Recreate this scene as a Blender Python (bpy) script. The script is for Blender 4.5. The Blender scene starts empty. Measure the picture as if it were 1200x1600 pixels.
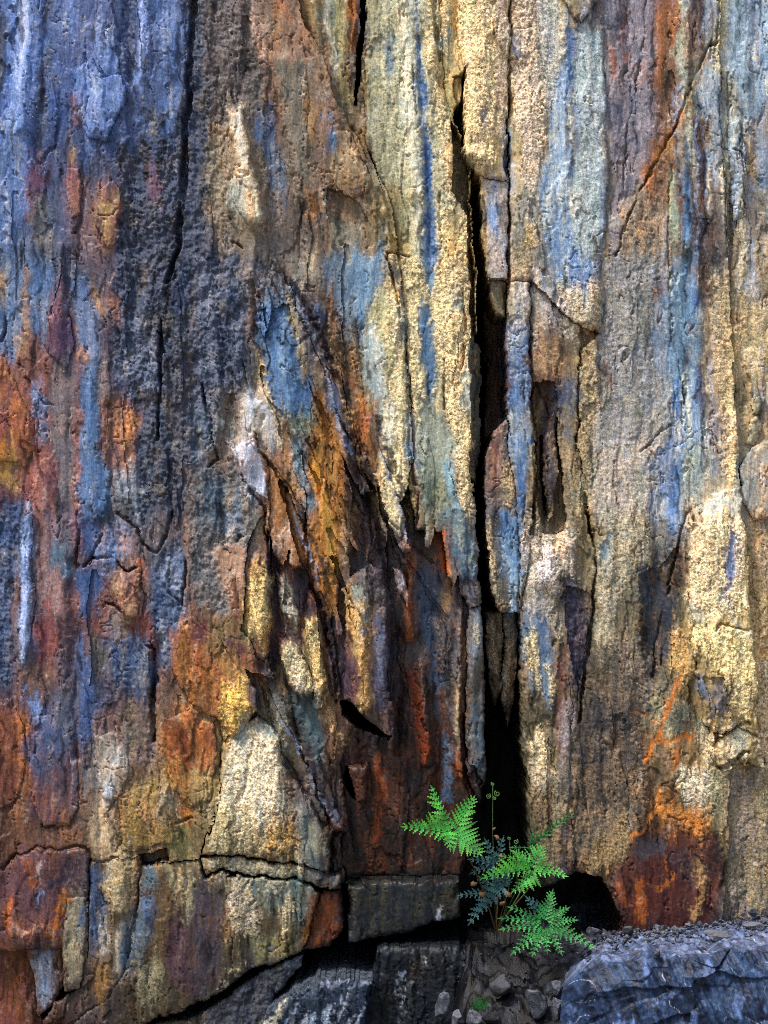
import bpy, bmesh, math, random
import numpy as np
from mathutils import Vector, Matrix

# ------------------------------------------------------------------ camera, sky, sun, exposure
D = 3.2                      # metres from the camera to the rock face (plane y = 0)
CAMZ = 0.80
sc = bpy.context.scene
COL = sc.collection
cam_d = bpy.data.cameras.new("camera")
cam = bpy.data.objects.new("camera", cam_d)
COL.objects.link(cam)
cam.location = (0.0, -D, CAMZ)
cam.rotation_euler = (math.radians(90), 0, 0)
cam_d.sensor_fit = 'VERTICAL'
cam_d.sensor_height = 24.0
cam_d.lens = 24.0 * D / 1.6
cam_d.clip_start = 0.05
cam_d.clip_end = 500.0
sc.camera = cam

SUN_EL, SUN_AZ = 58.0, -48.0   # azimuth measured from the direction behind the camera (-y), negative = left
world = bpy.data.worlds.new("World")
sc.world = world
world.use_nodes = True
wn = world.node_tree
for n in list(wn.nodes):
    wn.nodes.remove(n)
sky = wn.nodes.new("ShaderNodeTexSky")
sky.sky_type = 'NISHITA'
sky.sun_disc = False
sky.sun_elevation = math.radians(SUN_EL)
sky.sun_rotation = math.radians(180.0 - SUN_AZ)
sky.air_density = 1.0
sky.dust_density = 2.5
sky.ozone_density = 1.0
bg = wn.nodes.new("ShaderNodeBackground")
bg.inputs[1].default_value = 0.062
wo = wn.nodes.new("ShaderNodeOutputWorld")
wn.links.new(sky.outputs[0], bg.inputs[0])
wn.links.new(bg.outputs[0], wo.inputs[0])

sun_d = bpy.data.lights.new("sun", 'SUN')
sun_d.energy = 1.5
sun_d.angle = math.radians(10)
sun_d.color = (1.0, 0.95, 0.87)
sun = bpy.data.objects.new("sun", sun_d)
COL.objects.link(sun)
_e, _a = math.radians(SUN_EL), math.radians(SUN_AZ)
to_sun = Vector((math.cos(_e) * math.sin(_a), -math.cos(_e) * math.cos(_a), math.sin(_e)))
sun.rotation_euler = to_sun.to_track_quat('Z', 'Y').to_euler()
sun.location = to_sun * 6

sc.view_settings.view_transform = 'Standard'
sc.view_settings.look = 'None'
sc.view_settings.gamma = 1.0
sc.view_settings.use_curve_mapping = False
sc.view_settings.exposure = 1.72
sc.render.engine = 'CYCLES'
sc.cycles.use_denoising = False
sc.cycles.filter_width = 1.0
sc.cycles.max_bounces = 6
sc.cycles.diffuse_bounces = 3

def at(px, py, y=0.0):
    """Point at depth y that the picture position (px, py) shows; 1 px = 1 mm on the face."""
    k = (D + y) / D
    return Vector(((px - 600.0) * 0.001 * k, y, CAMZ + (800.0 - py) * 0.001 * k))

# ------------------------------------------------------------------ grid and noise
STEP = 1.6
X0, X1, Y0, Y1 = -96.0, 1296.0, -96.0, 1640.0
xs = np.arange(X0, X1 + 0.1, STEP)
ys = np.arange(Y0, Y1 + 0.1, STEP)
NX, NY = len(xs), len(ys)
PX, PY = np.meshgrid(xs, ys)
PX = PX.astype(np.float32); PY = PY.astype(np.float32)

def perlin(x, y, seed):
    """x, y: broadcastable 2-D arrays in lattice units -> about -1..1"""
    rng = np.random.RandomState(seed)
    T = 256
    ang = rng.rand(T, T).astype(np.float32) * 2 * np.pi
    gx, gy = np.cos(ang), np.sin(ang)
    xi = np.floor(x).astype(np.int32); yi = np.floor(y).astype(np.int32)
    xf = (x - xi).astype(np.float32); yf = (y - yi).astype(np.float32)
    u = xf * xf * xf * (xf * (xf * 6 - 15) + 10); v = yf * yf * yf * (yf * (yf * 6 - 15) + 10)
    xi &= 255; yi &= 255
    x1 = (xi + 1) & 255; y1 = (yi + 1) & 255
    n00 = gx[yi, xi] * xf + gy[yi, xi] * yf
    n10 = gx[yi, x1] * (xf - 1) + gy[yi, x1] * yf
    n01 = gx[y1, xi] * xf + gy[y1, xi] * (yf - 1)
    n11 = gx[y1, x1] * (xf - 1) + gy[y1, x1] * (yf - 1)
    a = n00 + u * (n10 - n00); b = n01 + u * (n11 - n01)
    return (a + v * (b - a)) * 1.5

def fbm(wx, wy, octs, seed, x=None, y=None, gain=0.5):
    x = PX if x is None else x
    y = PY if y is None else y
    o = np.zeros(np.broadcast(x, y).shape, np.float32); amp = 1.0; tot = 0
    for i in range(octs):
        k = 2.0 ** i
        o += amp * perlin(x * (k / wx) + 17.3 * i + 40, y * (k / wy) + 9.1 * i + 40, seed + i)
        tot += amp; amp *= gain
    return o / tot * 1.35

def cells(wx, wy, seed, x, y):
    """cellular noise: distance to nearest, and that cell's three random numbers and offset from its centre"""
    rng = np.random.RandomState(seed)
    T = 256
    jx = rng.rand(T, T).astype(np.float32); jy = rng.rand(T, T).astype(np.float32)
    r1 = rng.rand(T, T).astype(np.float32); r2 = rng.rand(T, T).astype(np.float32); r3 = rng.rand(T, T).astype(np.float32)
    X = x / wx + 60; Y = y / wy + 60
    xi = np.floor(X).astype(np.int32); yi = np.floor(Y).astype(np.int32)
    best = np.full(X.shape, 9.0, np.float32); A = np.zeros_like(best); B = np.zeros_like(best); Cc = np.zeros_like(best)
    ox = np.zeros_like(best); oy = np.zeros_like(best)
    for dy in (-1, 0, 1):
        for dx in (-1, 0, 1):
            cx = (xi + dx) & 255; cy = (yi + dy) & 255
            ddx = X - (xi + dx + jx[cy, cx]); ddy = Y - (yi + dy + jy[cy, cx])
            d = np.sqrt(ddx * ddx + ddy * ddy)
            m = d < best
            best = np.where(m, d, best)
            A = np.where(m, r1[cy, cx], A); B = np.where(m, r2[cy, cx], B); Cc = np.where(m, r3[cy, cx], Cc)
            ox = np.where(m, ddx, ox); oy = np.where(m, ddy, oy)
    return best, A, B, Cc, ox, oy

def sstep(a, b, x):
    t = np.clip((x - a) / (b - a), 0, 1)
    return t * t * (3 - 2 * t)

n_big = fbm(120, 150, 3, 11)
n_med = fbm(38, 46, 4, 21)
n_gran = fbm(7.5, 7.5, 3, 31, gain=0.65)
n_fine = fbm(4.2, 4.2, 2, 36)
n_streak = fbm(11, 120, 4, 41, x=PX + 6 * n_med + 10 * n_big)
n_streak2 = fbm(4.5, 60, 3, 46, x=PX + 5 * n_med)
n_flute = fbm(46, 420, 3, 51, x=PX + 14 * n_big)
n_mot = 0.5 * n_gran + 0.45 * n_med + 0.45 * n_streak      # the mottling used between two colours

# warped picture coordinates for the stains, and for the slab edges
WX = PX + 6 * fbm(50, 80, 4, 61) + 3.0 * fbm(9, 26, 3, 64) + 1.5 * n_gran
WY = PY + 12 * fbm(45, 80, 4, 66) + 9 * fbm(9, 60, 3, 68) + 2 * fbm(8, 8, 2, 69)
_c = cells(13, 34, 91, PX + 4 * n_gran, PY + 4 * n_med); _c2 = cells(30, 26, 96, PX, PY + 6 * n_gran)
EX = PX + 4.0 * fbm(50, 60, 4, 71) + 1.5 * fbm(9, 14, 2, 76) + 4.2 * (_c[1] - .5)
EY = PY + 6.0 * fbm(60, 60, 4, 81) + 1.5 * fbm(9, 9, 2, 86) + 5.0 * (_c2[1] - .5)

def P(s):
    return np.array([[float(v) for v in q.split(',')] for q in s.split()], np.float32)

def box_of(pts, pad):
    i0 = max(0, int((pts[:, 0].min() - pad - X0) / STEP)); i1 = min(NX, int((pts[:, 0].max() + pad - X0) / STEP) + 2)
    j0 = max(0, int((pts[:, 1].min() - pad - Y0) / STEP)); j1 = min(NY, int((pts[:, 1].max() + pad - Y0) / STEP) + 2)
    if i1 <= i0 or j1 <= j0:
        return None
    return slice(j0, j1), slice(i0, i1)

def sd_poly(x, y, pts):
    n = len(pts); d = np.full(x.shape, 1e9, np.float32); s = np.ones(x.shape, bool)
    for i in range(n):
        ax, ay = pts[i]; bx, by = pts[i - 1]
        ex, ey = bx - ax, by - ay
        wx, wy = x - ax, y - ay
        t = np.clip((wx * ex + wy * ey) / max(ex * ex + ey * ey, 1e-6), 0, 1)
        d = np.minimum(d, (wx - ex * t) ** 2 + (wy - ey * t) ** 2)
        c1 = y >= ay; c2 = y < by; c3 = ex * wy > ey * wx
        s ^= (c1 & c2 & c3) | (~c1 & ~c2 & ~c3)
    d = np.sqrt(d)
    return np.where(s, d, -d)

def sd_line(x, y, pts):
    """polyline with a half-width per point"""
    d = np.full(x.shape, 1e9, np.float32)
    if len(pts) == 1:
        return np.hypot(x - pts[0, 0], y - pts[0, 1]) - pts[0, 2]
    for i in range(len(pts) - 1):
        ax, ay, aw = pts[i]; bx, by, bw = pts[i + 1]
        ex, ey = bx - ax, by - ay
        t = np.clip(((x - ax) * ex + (y - ay) * ey) / max(ex * ex + ey * ey, 1e-6), 0, 1)
        d = np.minimum(d, np.hypot(x - ax - ex * t, y - ay - ey * t) - (aw + (bw - aw) * t))
    return d

def lin(h):
    c = np.array([int(h[i:i + 2], 16) for i in (0, 2, 4)], np.float32) / 255.0
    return np.where(c <= 0.04045, c / 12.92, ((c + 0.055) / 1.055) ** 2.4).astype(np.float32)

# ------------------------------------------------------------------ mineral colours of the face, base grid includes its shading
BASE = """
5a6996 4b5073 5f6991 5f5550 966e50 785f41 a59b78 c8aa73 af9b6e 786e6e 876450 918c7d
556496 465078 4b506e 555050 826450 6e5f46 a09b78 cdaf73 b4a578 82786e 7d5f50 8c8c82
4b557d 4b4b64 464b64 968269 695f55 735f50 a59b73 b49b69 a59b7d 877869 785541 8c8c87
4b5578 645055 41465f 82735f 645a55 786450 a59669 96825a 8c9191 827869 735f50 7d7369
4b556e 55505f 373c55 4b4b5a 5a5a5f 6e5f50 aa9664 786446 8c8782 827864 737878 7d6e5a
6e4b46 554b5a 3c415a 504b50 5a5f69 8c7d5f a59669 504132 785f4b 82785f 7d8287 a58c5f
825041 5a505a 46465a 6e696e 6e645a 967d55 a0966e 5a504b 6e5a4b 7d735a 787d87 968269
6e4646 55505f 4b4b5a 78695f 8c5f3c 826446 96875f 645f5f 6e5f4b 7d6e55 87878c afa082
4b4b5f 5a505a 5a555a 825f4b 8c5a37 5f463c 6e5f50 5a5a5f 786e5a 827355 78736e bea06e
5a505f 6e4b46 504b5a 785a3c 6e5541 645041 554641 46413c 6e6455 736955 645f50 c3a569
554b55 504b5f 5a4646 8c643c 826946 785a41 503c37 3c3732 6e5f4b 695a46 695f4b b9a069
644137 55464b 785f4b 967850 5a5041 55413c 553c32 282623 695f4b 645a46 695037 a58c5f
6e4632 6e5a50 7d5f41 96825a 554b46 41322d 41322d 191919 645a46 5f503c 734b2d 8c7850
5a4137 786450 695541 73644b 645541 322a28 2d2a2d 282828 3c3732 4b3223 553223 645537
64412d 6e5f4b 5a4637 554b37 463728 28282d 1e2024 191919 282828 3c281e 3c373c 50505f
50372d 463c3c 504637 3c3732 555a5f 2d3237 232629 232628 3c4155 324164 374669 324164
"""
G = np.array([[lin(h) for h in r.split()] for r in BASE.strip().splitlines()], np.float32)     # 16 x 12 x 3
_gx = np.clip((WX + 14 * n_med) / 100.0 - 0.5, 0, 10.999); _gy = np.clip((WY + 20 * n_med) / 100.0 - 0.5, 0, 14.999)
_ix = _gx.astype(int); _iy = _gy.astype(int)
_fx = (_gx - _ix)[..., None]; _fy = (_gy - _iy)[..., None]
_fx = _fx * _fx * (3 - 2 * _fx); _fy = _fy * _fy * (3 - 2 * _fy)
CM = ((G[_iy, _ix] * (1 - _fx) + G[_iy, _ix + 1] * _fx) * (1 - _fy) + (G[_iy + 1, _ix] * (1 - _fx) + G[_iy + 1, _ix + 1] * _fx) * _fy).astype(np.float32)
CR = np.zeros((NY, NX), np.float32)      # granular crust
RO = np.zeros((NY, NX), np.float32) + 0.08     # rough broken rock
RO[PX < 60] = 0.1

n_mot2 = 0.6 * fbm(14, 60, 4, 201) + 0.5 * fbm(6, 9, 3, 206)

def _paint(sdf, b, c, s, n, a, c2, C, R):
    sd = sdf + 1.5 * n * (0.8 * n_mot[b] + 0.5 * n_gran[b])
    al = a * sstep(s, -s, sd) * np.clip(1.05 - 0.55 * np.clip(n_mot2[b], 0, 1), 0, 1)
    col = lin(c)
    if c2:
        m = sstep(-0.22, 0.30, n_mot[b])[..., None]
        tgt = col * (1 - m * 0.85) + lin(c2) * m * 0.85
    else:
        tgt = np.broadcast_to(col, CM[b].shape)
    CM[b] = CM[b] * (1 - al[..., None]) + tgt * al[..., None]
    CR[b] = CR[b] * (1 - al) + al * C
    if R is not None:
        RO[b] = RO[b] * (1 - al) + al * R

def A(c, pts, c2=None, C=0.0, R=0.06, s=3.5, n=5.0, a=0.92):
    pts = P(pts); b = box_of(pts, 22)
    if b:
        _paint(sd_poly(WX[b], WY[b], pts), b, c, s, n, a, c2, C, R)

def L(c, pts, c2=None, C=0.0, R=None, s=2.2, n=3.5, a=0.9):
    pts = P(pts); b = box_of(pts, 22 + pts[:, 2].max())
    if b:
        _paint(sd_line(WX[b], WY[b], pts), b, c, s, n, a, c2, C, R)

# --- blue slate wall, upper part
A('6f82bb', "12,-120 75,-120 72,60 60,120 52,200 55,260 40,330 0,360 -120,360 -120,250 0,240 10,150", c2='5d6da0')
L('aab4dc', "38,-120,8 38,55,10 30,100,7 32,135,4")
L('94a2cf', "20,160,5 22,200,7 18,215,5")
A('57525a', "-120,30 10,30 12,100 8,145 -120,145")
L('4b4a56', "75,-120,9 76,60,8 72,100,9 63,160,9 60,215,6")
A('5a5f86', "85,-120 165,-120 168,20 150,50 140,90 110,110 90,70", c2='6a749f')
L('8090c4', "110,0,6 112,25,8 108,50,7")
A('8794c6', "148,55 165,48 178,60 186,95 178,118 165,120 155,95")
A('8190c3', "148,88 160,125 190,118 195,150 180,190 165,222 140,215 112,180 118,110", c2='6d7ab0')
L('b8bedb', "165,60,3 162,90,3"); L('b5bbd6', "152,120,5 152,150,4"); L('a9b2d8', "180,140,4 172,190,4")
A('3d4564', "195,-120 218,-120 216,60 212,110 200,130 188,90 192,30", a=.8, R=.5)
L('8d9bcd', "224,-120,9 223,40,7 219,100,8 228,118,9 205,138,4")
A('6c7ba8', "232,-120 285,-120 285,60 278,150 265,240 240,200 248,100", c2='515d88')
A('6b6560', "222,175 250,170 245,205 232,222 220,200")
L('9a6b58', "122,155,6 120,190,5", n=5)
A('6a3f4a', "55,220 75,235 85,260 65,300 40,315 45,290 58,260", c2='5a5068')
A('6d6a6c', "40,310 70,300 82,350 80,400 60,400 50,360")
L('8a5a50', "40,310,3 44,350,2 50,395,2")
A('6e7ca6', "-120,220 28,218 38,260 30,320 10,390 -120,400", c2='626d90')
A('a06a52', "103,265 120,262 130,290 125,335 112,340 102,300", c2='7a5a66')
L('b98f5a', "112,235,4 112,255,4")
A('475073', "185,225 240,215 285,190 282,330 270,410 262,500 250,600 215,640 190,560 180,450 190,330", R=1, c2='2e3450', n=8)
A('9a6a42', "150,295 175,280 188,300 190,350 178,390 160,385 145,345", c2='6b5560')
L('d0a060', "160,320,5 164,350,5 168,370,3", n=6)
A('7e5560', "225,245 242,250 240,310 228,310", c2='b07550', n=6)
A('5f6993', "120,225 190,190 230,180 235,230 190,240 150,235", R=.5, c2='4b5580')
# --- grey brown buttress and its smooth tan face
A('6a6058', "300,-120 395,-120 392,40 400,80 420,110 410,150 390,180 350,190 305,180", c2='4a4a58', R=.6)
A('454d6c', "296,-120 312,0 318,100 330,200 325,330 330,420 290,420 285,250", R=.8, c2='2a3048', n=8)
A('93745e', "400,-120 480,-120 470,30 500,65 508,90 518,150 535,185 540,230 510,215 508,310 500,350 470,300 455,240 440,150 425,105 405,70 396,30", c2='7d6e66', R=0)
A('6e6a60', "430,105 490,100 498,160 490,280 500,340 470,300 450,200", R=0, s=8)
L('c3a89a', "396,10,3 395,38,3 405,70,4 416,92,4 420,100,2")
L('b4703e', "432,0,3 434,40,3 432,90,2"); L('b0643a', "430,-10,3 450,20,4 470,50,4 480,60,2")
L('b0763c', "485,140,3 482,190,5 488,215,3"); L('bd7f45', "500,160,4 507,195,4"); L('b8753d', "485,300,6 490,320,8 485,335,6")
A('4f6088', "400,165 425,160 430,220 440,250 450,300 440,340 425,300 412,240 400,210", c2='6b6a70')
A('9c8a70', "330,230 365,200 360,290 370,350 350,370 320,340 315,280", c2='6a6460', R=.6)
A('d6c2a2', "362,175 380,165 385,210 388,250 400,265 405,310 412,345 395,360 375,330 362,290 368,250 355,200", c2='a8947a', C=.5)
L('e6dacb', "372,185,5 374,240,6 385,255,4"); L('b9c6bf', "370,300,12 372,330,10", a=.6); L('dccdb0', "385,270,6 397,300,5 404,345,5")
A('a58c6a', "520,205 545,205 560,240 580,280 570,300 545,310 520,300 518,250", c2='6a5a4c')
L('cdb795', "528,228,5 545,232,7 555,250,4")
A('6a584c', "505,295 530,295 540,330 520,350 505,330", R=.6)
A('8a8574', "505,335 540,335 565,360 575,400 520,400", c2='6b6860')
L('cfbda4', "502,300,2 505,330,3 512,345,2"); L('5a7aa5', "518,200,4 520,230,4")
A('97835c', "470,-120 502,-120 503,60 490,40 475,10", c2='a86c38')
A('8a8560', "512,-120 545,-120 542,60 535,100 545,150 535,165 525,100 512,20", c2='a9a07c')
L('d8d2bd', "508,-120,4 511,40,5 520,80,5 525,110,4")
A('8f4f22', "543,-120 560,-120 562,20 548,75 540,60")
L('4a4a58', "565,-120,5 563,60,6 555,110,5 555,160,5")
A('7d6548', "548,170 565,160 570,200 568,235 555,225 548,195")
L('9aa2b8', "568,165,2 578,200,3 580,230,2")
# --- pale yellow slab with blue streaks
A('9b9470', "572,-120 640,-120 640,150 620,260 600,300 585,270 572,200 570,80", c2='6f7f80', C=.3)
A('b3ab84', "600,-120 690,-120 690,120 705,280 690,420 650,430 625,300 610,280 605,200 590,100", c2='8d9a8c', C=.4)
L('d9d4bc', "630,-120,6 635,60,8 640,130,9 642,200,9 652,300,8 660,380,8")
L('46679c', "648,-120,3 652,60,3 657,110,4 660,170,6 668,240,7 668,300,8 672,350,9 678,400,9", c2='7a92b0', n=4)
L('6f8090', "610,60,8 612,100,6")
A('cdb47c', "660,-120 675,-120 678,60 683,120 695,160 705,230 708,290 705,330 695,250 680,150 668,80", C=1, c2='b9a67c')
A('c9b078', "685,-120 712,-120 705,50 690,60", C=.8); L('8ea0a5', "702,50,4 695,75,4")
A('d2b57a', "712,-120 770,-120 775,60 775,200 770,260 755,265 735,260 725,230 722,130 718,60", C=1, c2='b9a888')
L('e0b57c', "735,-20,8 735,60,8 730,90,5", C=1); L('7f8aa0', "752,170,3 753,190,4 760,210,3")
A('c3ad85', "770,-120 797,-120 797,180 790,240 775,210", C=.8, c2='b0a9a5')
A('bfa98a', "797,-120 850,-120 865,100 855,180 840,290 815,290 812,220 800,200", C=.9, c2='9a9a90')
L('6f88b0', "805,65,3 812,90,3"); L('9aa6c8', "790,230,7 800,270,8 800,300,4")
A('a8a88e', "830,-120 880,-120 885,80 875,160 860,200 845,150", C=.7, c2='7d8da0')
A('7f97bf', "865,130 900,60 940,60 945,200 940,380 930,460 890,470 865,420 850,360 840,300 860,220", c2='b5bcb2', n=9, C=.15)
L('b0bcd0', "875,170,8 880,240,10 870,300,10", n=7); L('4f72b0', "892,30,6 898,120,6 898,200,5", n=6)
A('46659e', "890,360 925,370 930,440 905,470 885,450", n=8)
A('b5a598', "757,275 797,280 797,440 765,440 760,380", c2='8b93a8', C=.3); L('6f8fc0', "770,320,6 772,360,6")
A('b79a5e', "812,350 842,340 835,400 812,400", C=.8)
A('c9b27a', "685,310 700,305 702,420 695,560 685,560 690,420", C=1)
A('c5b07a', "715,340 735,330 742,400 742,520 735,540 725,420 712,380", C=1); L('a9b5c8', "722,345,5 732,335,4")
A('7d7a66', "706,180 722,220 734,262 734,330 712,350 708,300", C=.2, c2='66645c')
# --- purple brown slab with fine cracks, pale striped rock
A('a3ac9f', "900,30 945,50 948,200 940,300 935,400 900,400", c2='7f93ab', C=.5, n=8)
A('7a7480', "945,-120 1030,-120 1035,100 1030,200 1010,260 975,320 965,400 950,400 960,280 945,150", c2='8d8a96', R=.05)
A('7d4a30', "970,-120 985,-120 983,60 975,70"); L('9a5a34', "958,70,5 960,110,5 955,120,4", n=4); L('a05a35', "1000,125,2 1030,122,3"); L('9a5f45', "985,80,4 978,95,3")
A('3f3844', "952,30 968,20 965,65 950,60", a=.7)
A('6d4a36', "1025,-120 1058,-120 1055,100 1060,180 1050,230 1015,290 1000,330 1020,240 1030,180 1022,120", c2='8e5d3d', n=7)
L('b0663a', "1033,-120,4 1034,90,4 1032,130,3", n=5); L('a5562c', "1050,-120,3 1052,70,4", n=5)
L('b3b9a3', "1065,-120,6 1068,100,6 1068,160,6 1075,220,6 1078,260,5", n=5)
A('514452', "1075,-120 1105,-120 1105,40 1095,75 1080,50", c2='8a6a50', n=7)
L('9da5b5', "1112,-120,6 1108,50,5")
A('b8b08a', "1122,-120 1160,-120 1155,40 1138,70 1130,120 1125,60", C=.5)
A('b5b598', "1122,62 1128,90 1115,130 1090,170 1070,190 1085,120", C=.2)
A('a9b3c5', "1100,100 1125,110 1128,220 1118,300 1108,260", c2='8a94a0')
A('7a5a40', "1080,170 1105,180 1105,290 1110,400 1085,400 1082,280", c2='4f4450', n=9)
A('463c48', "1090,230 1108,235 1108,320 1095,290", n=7); A('40383f', "1092,330 1125,330 1125,420 1095,420", c2='6b5040', n=8)
L('6f4630', "1060,190,3 1063,260,4 1065,360,3"); L('b5763c', "1060,195,4 1045,215,5 1030,245,4"); L('a86236', "1020,240,6 1012,275,5 1025,300,5", n=6)
A('7c6b58', "970,330 1000,290 1040,300 1045,400 965,400", c2='a58e74', C=.4, n=8)
L('a9b49c', "1050,260,4 1052,320,5 1055,400,5"); L('5f84ac', "1072,250,5 1075,320,7 1072,380,7", n=6)
A('a5b2bd', "1140,-120 1320,-120 1320,200 1190,200 1160,150 1140,100", c2='7890b5', n=9)
L('4a4a60', "1183,-120,5 1180,60,4 1185,90,4")
A('c5ccc6', "1145,190 1160,180 1168,260 1170,330 1150,340 1146,260", R=0)
A('8c95a8', "1180,160 1320,150 1320,300 1185,300", c2='7a6a58')
A('7c6648', "1168,190 1180,200 1185,260 1178,310 1170,300")
A('a89878', "1150,340 1175,335 1180,380 1320,380 1320,440 1150,440", C=.4, c2='8a8270')
L('8f8a70', "1135,100,5 1138,250,5 1142,380,4")
# --- slate wall, middle
A('6b7ba0', "-120,400 80,400 82,480 65,540 40,520 20,560 -120,560", c2='7a7a88')
L('a58060', "38,420,3 42,470,3 40,520,5 35,545,4"); A('93806a', "-120,420 8,425 5,470 -120,470")
A('5c4763', "95,410 103,470 112,540 105,580 75,550 65,530 85,470", c2='6b4a52', R=0); L('c5cbe0', "100,462,1.5 100,475,1.5")
A('6f7a9e', "110,420 130,440 150,500 155,560 135,560 118,520", R=0)
L('a98358', "142,445,5 155,465,4 158,500,3"); A('a36a44', "168,455 180,450 190,480 180,500 178,535 170,520", c2='5f5560', n=6)
L('b8845c', "125,545,4 120,565,3"); A('7b7378', "80,560 110,570 115,700 110,800 88,800 85,680", R=0)
A('5f78a0', "130,560 155,580 160,650 150,700 165,720 175,800 125,800 120,680", c2='536590', R=0)
L('9d6450', "125,635,3 121,680,3 121,740,4 120,800,3"); A('7a6a68', "155,560 175,590 180,640 165,700 155,660")
A('8f6050', "160,640 190,620 215,640 220,700 200,750 180,740 165,700", c2='b5764a', n=8, R=.4); L('c07f4a', "200,640,4 205,670,4 195,700,4")
A('a8a8ae', "170,740 215,720 215,790 200,810 180,790", c2='77707a', n=7, R=.4)
A('a8622f', "-120,560 5,560 22,590 30,620 50,640 55,700 40,730 15,720 -120,730", c2='6a3a40', n=9)
L('c57a35', "5,600,5 20,650,6 12,690,6 -5,740,7", n=7); A('c88c48', "-120,715 15,715 28,745 35,780 20,775 0,750 -120,760", c2='8a5a3a')
L('4a2f45', "12,600,3 15,660,4 18,700,3", n=5); A('7d84a8', "50,600 78,620 82,680 62,690 52,650", c2='6a7298')
A('8a5a5c', "45,715 80,690 85,760 80,820 50,820 42,760", c2='9a6a5c'); A('4f5f88', "-120,790 30,790 45,810 50,860 35,890 -120,890", R=.6, c2='3c4768')
A('4a5272', "175,500 215,500 250,520 246,640 225,640 205,590 180,580", R=1, c2='6d7aa5', n=8)
A('6a5a50', "262,560 290,570 285,650 265,650", c2='4f4a55', R=.6)
A('47506e', "225,640 262,640 275,800 225,800 218,700", R=1, c2='2d3450', n=8); A('585058', "255,500 300,480 300,800 270,800 255,650", R=.8, c2='3f4868', n=8)
# --- buttress, middle
A('434c6c', "290,400 370,400 385,480 380,560 385,600 340,620 330,700 300,700", R=1, c2='5d6a94', n=9)
A('5d5f6e', "370,400 430,420 410,480 395,520 385,560 375,480", R=.6, c2='7a7068'); A('8b6a5c', "395,470 405,480 405,510 388,520 388,495")
A('6f7f9f', "405,440 430,450 418,500 400,510")
A('7e7262', "430,400 500,400 510,470 480,440 450,430", c2='5f5a58')
A('4b6690', "420,480 450,470 460,520 475,580 487,620 480,680 465,650 440,640 425,620 410,610 415,560 410,530", c2='627ba3', R=0)
L('8297b5', "440,560,9 445,620,8", a=.5, s=5); L('bfa877', "400,545,3 408,570,4 405,600,3", C=.8)
L('a0906a', "448,465,4 460,500,5 470,540,5 480,580,4"); L('97a0c0', "470,500,4 490,540,5 500,570,4 512,580,4")
A('4a4a58', "455,445 480,445 500,490 515,560 530,640 515,640 500,590 480,540 465,490", c2='6a5a52', R=.3); L('7f8db8', "455,450,3 475,470,3 495,490,3")
L('d6c8a8', "485,405,3 488,420,3"); A('6c7484', "505,400 560,400 555,520 540,540 520,500 510,450", c2='5a6a80', R=0)
A('5d4a3c', "495,450 515,460 530,500 560,550 570,620 555,620 520,560", c2='7d5a3c', n=7, R=.4); A('7f95b0', "555,400 595,400 590,450 575,500 560,540 552,500", R=0, s=6)
A('b8ad7c', "590,440 620,440 625,520 610,600 600,560 575,540 570,520", C=.4, c2='9aa58c'); A('c9d0c8', "568,530 600,540 605,640 600,720 590,690 580,620 570,600", c2='aab8c0')
A('a3582a', "515,580 540,590 570,620 580,640 585,690 575,720 562,700 556,660 545,620 525,600", c2='6b3f35', n=7); L('c0803f', "560,620,5 578,640,5")
A('b9a888', "400,600 420,610 435,660 445,690 425,680", C=.6); A('c3bfc2', "378,620 395,615 410,630 425,660 430,690 415,695 395,680 380,670", c2='b5a88c', n=8)
A('ab9474', "360,670 400,680 400,700 370,700", c2='8a7a68', C=.4); A('d3d3e2', "362,700 390,695 405,690 410,720 415,780 395,760 380,745", c2='b8b0b8', n=4, R=0)
A('7c7a70', "330,600 360,610 375,640 370,680 345,680 335,640", c2='6b5a52', R=.5); A('5a6a80', "300,640 330,650 335,700 300,720", R=.8)
A('5b6578', "320,720 370,730 400,780 410,830 370,850 310,850 300,760", R=.6, c2='8a8478', n=8)
A('a9682f', "490,600 510,620 520,650 540,700 550,760 548,830 500,830 490,760 482,720 485,690 495,650", c2='8a5a35'); L('c38a3c', "490,720,6 498,770,7 510,830,7"); L('b27a40', "475,665,2 500,690,2 515,730,2 528,765,2")
A('8d5c36', "415,715 450,745 470,790 475,830 430,830 415,770", c2='a56a3a'); A('6e5547', "410,690 440,690 450,740 430,730", c2='8a6a5c')
A('b58a5c', "445,700 465,710 475,770 480,800 465,790 455,740", c2='9a7a5a', C=.4); A('566d85', "455,670 475,680 480,740 495,790 500,830 485,830 470,760 458,720", c2='7d8f98')
A('8c9582', "440,650 490,650 485,680 460,690", C=.4); A('63564f', "520,640 545,660 560,720 575,760 560,830 545,800 540,720", c2='4d4450', R=.3)
L('8f9cc0', "515,590,4 525,630,5 540,670,4 545,690,3"); A('7c6448', "525,590 545,610 555,640 545,660 530,630")
# --- pale slab beside the fissure, middle
A('c0ae78', "600,400 690,400 690,560 680,800 650,800 640,620 632,520 615,440", C=.8, c2='a2a68c'); A('c6b37c', "600,430 625,460 632,560 635,700 638,800 600,830 590,800 600,640 610,520", C=.7, c2='cfcbb0')
L('cdd3c8', "612,640,8 608,690,7"); L('6d8fb0', "670,400,8 675,440,7"); L('4d6f92', "664,480,6 666,520,10 668,570,11 672,610,7 670,630,5")
L('e0d6ae', "690,590,5 680,640,5"); L('3f5a80', "694,640,3 697,680,4"); A('a3a890', "655,620 690,640 705,700 715,800 650,800 645,700", c2='7f9098', n=8)
L('7ca0b8', "700,720,8 710,770,7 715,800,7"); A('c7b176', "690,420 712,380 725,420 740,520 740,650 735,740 740,800 725,800 710,720 700,650 688,560", C=1, c2='b0a684')
L('6f8288', "708,420,4 714,460,5 720,500,3"); L('cbd0c6', "728,580,5 730,640,6")
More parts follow.
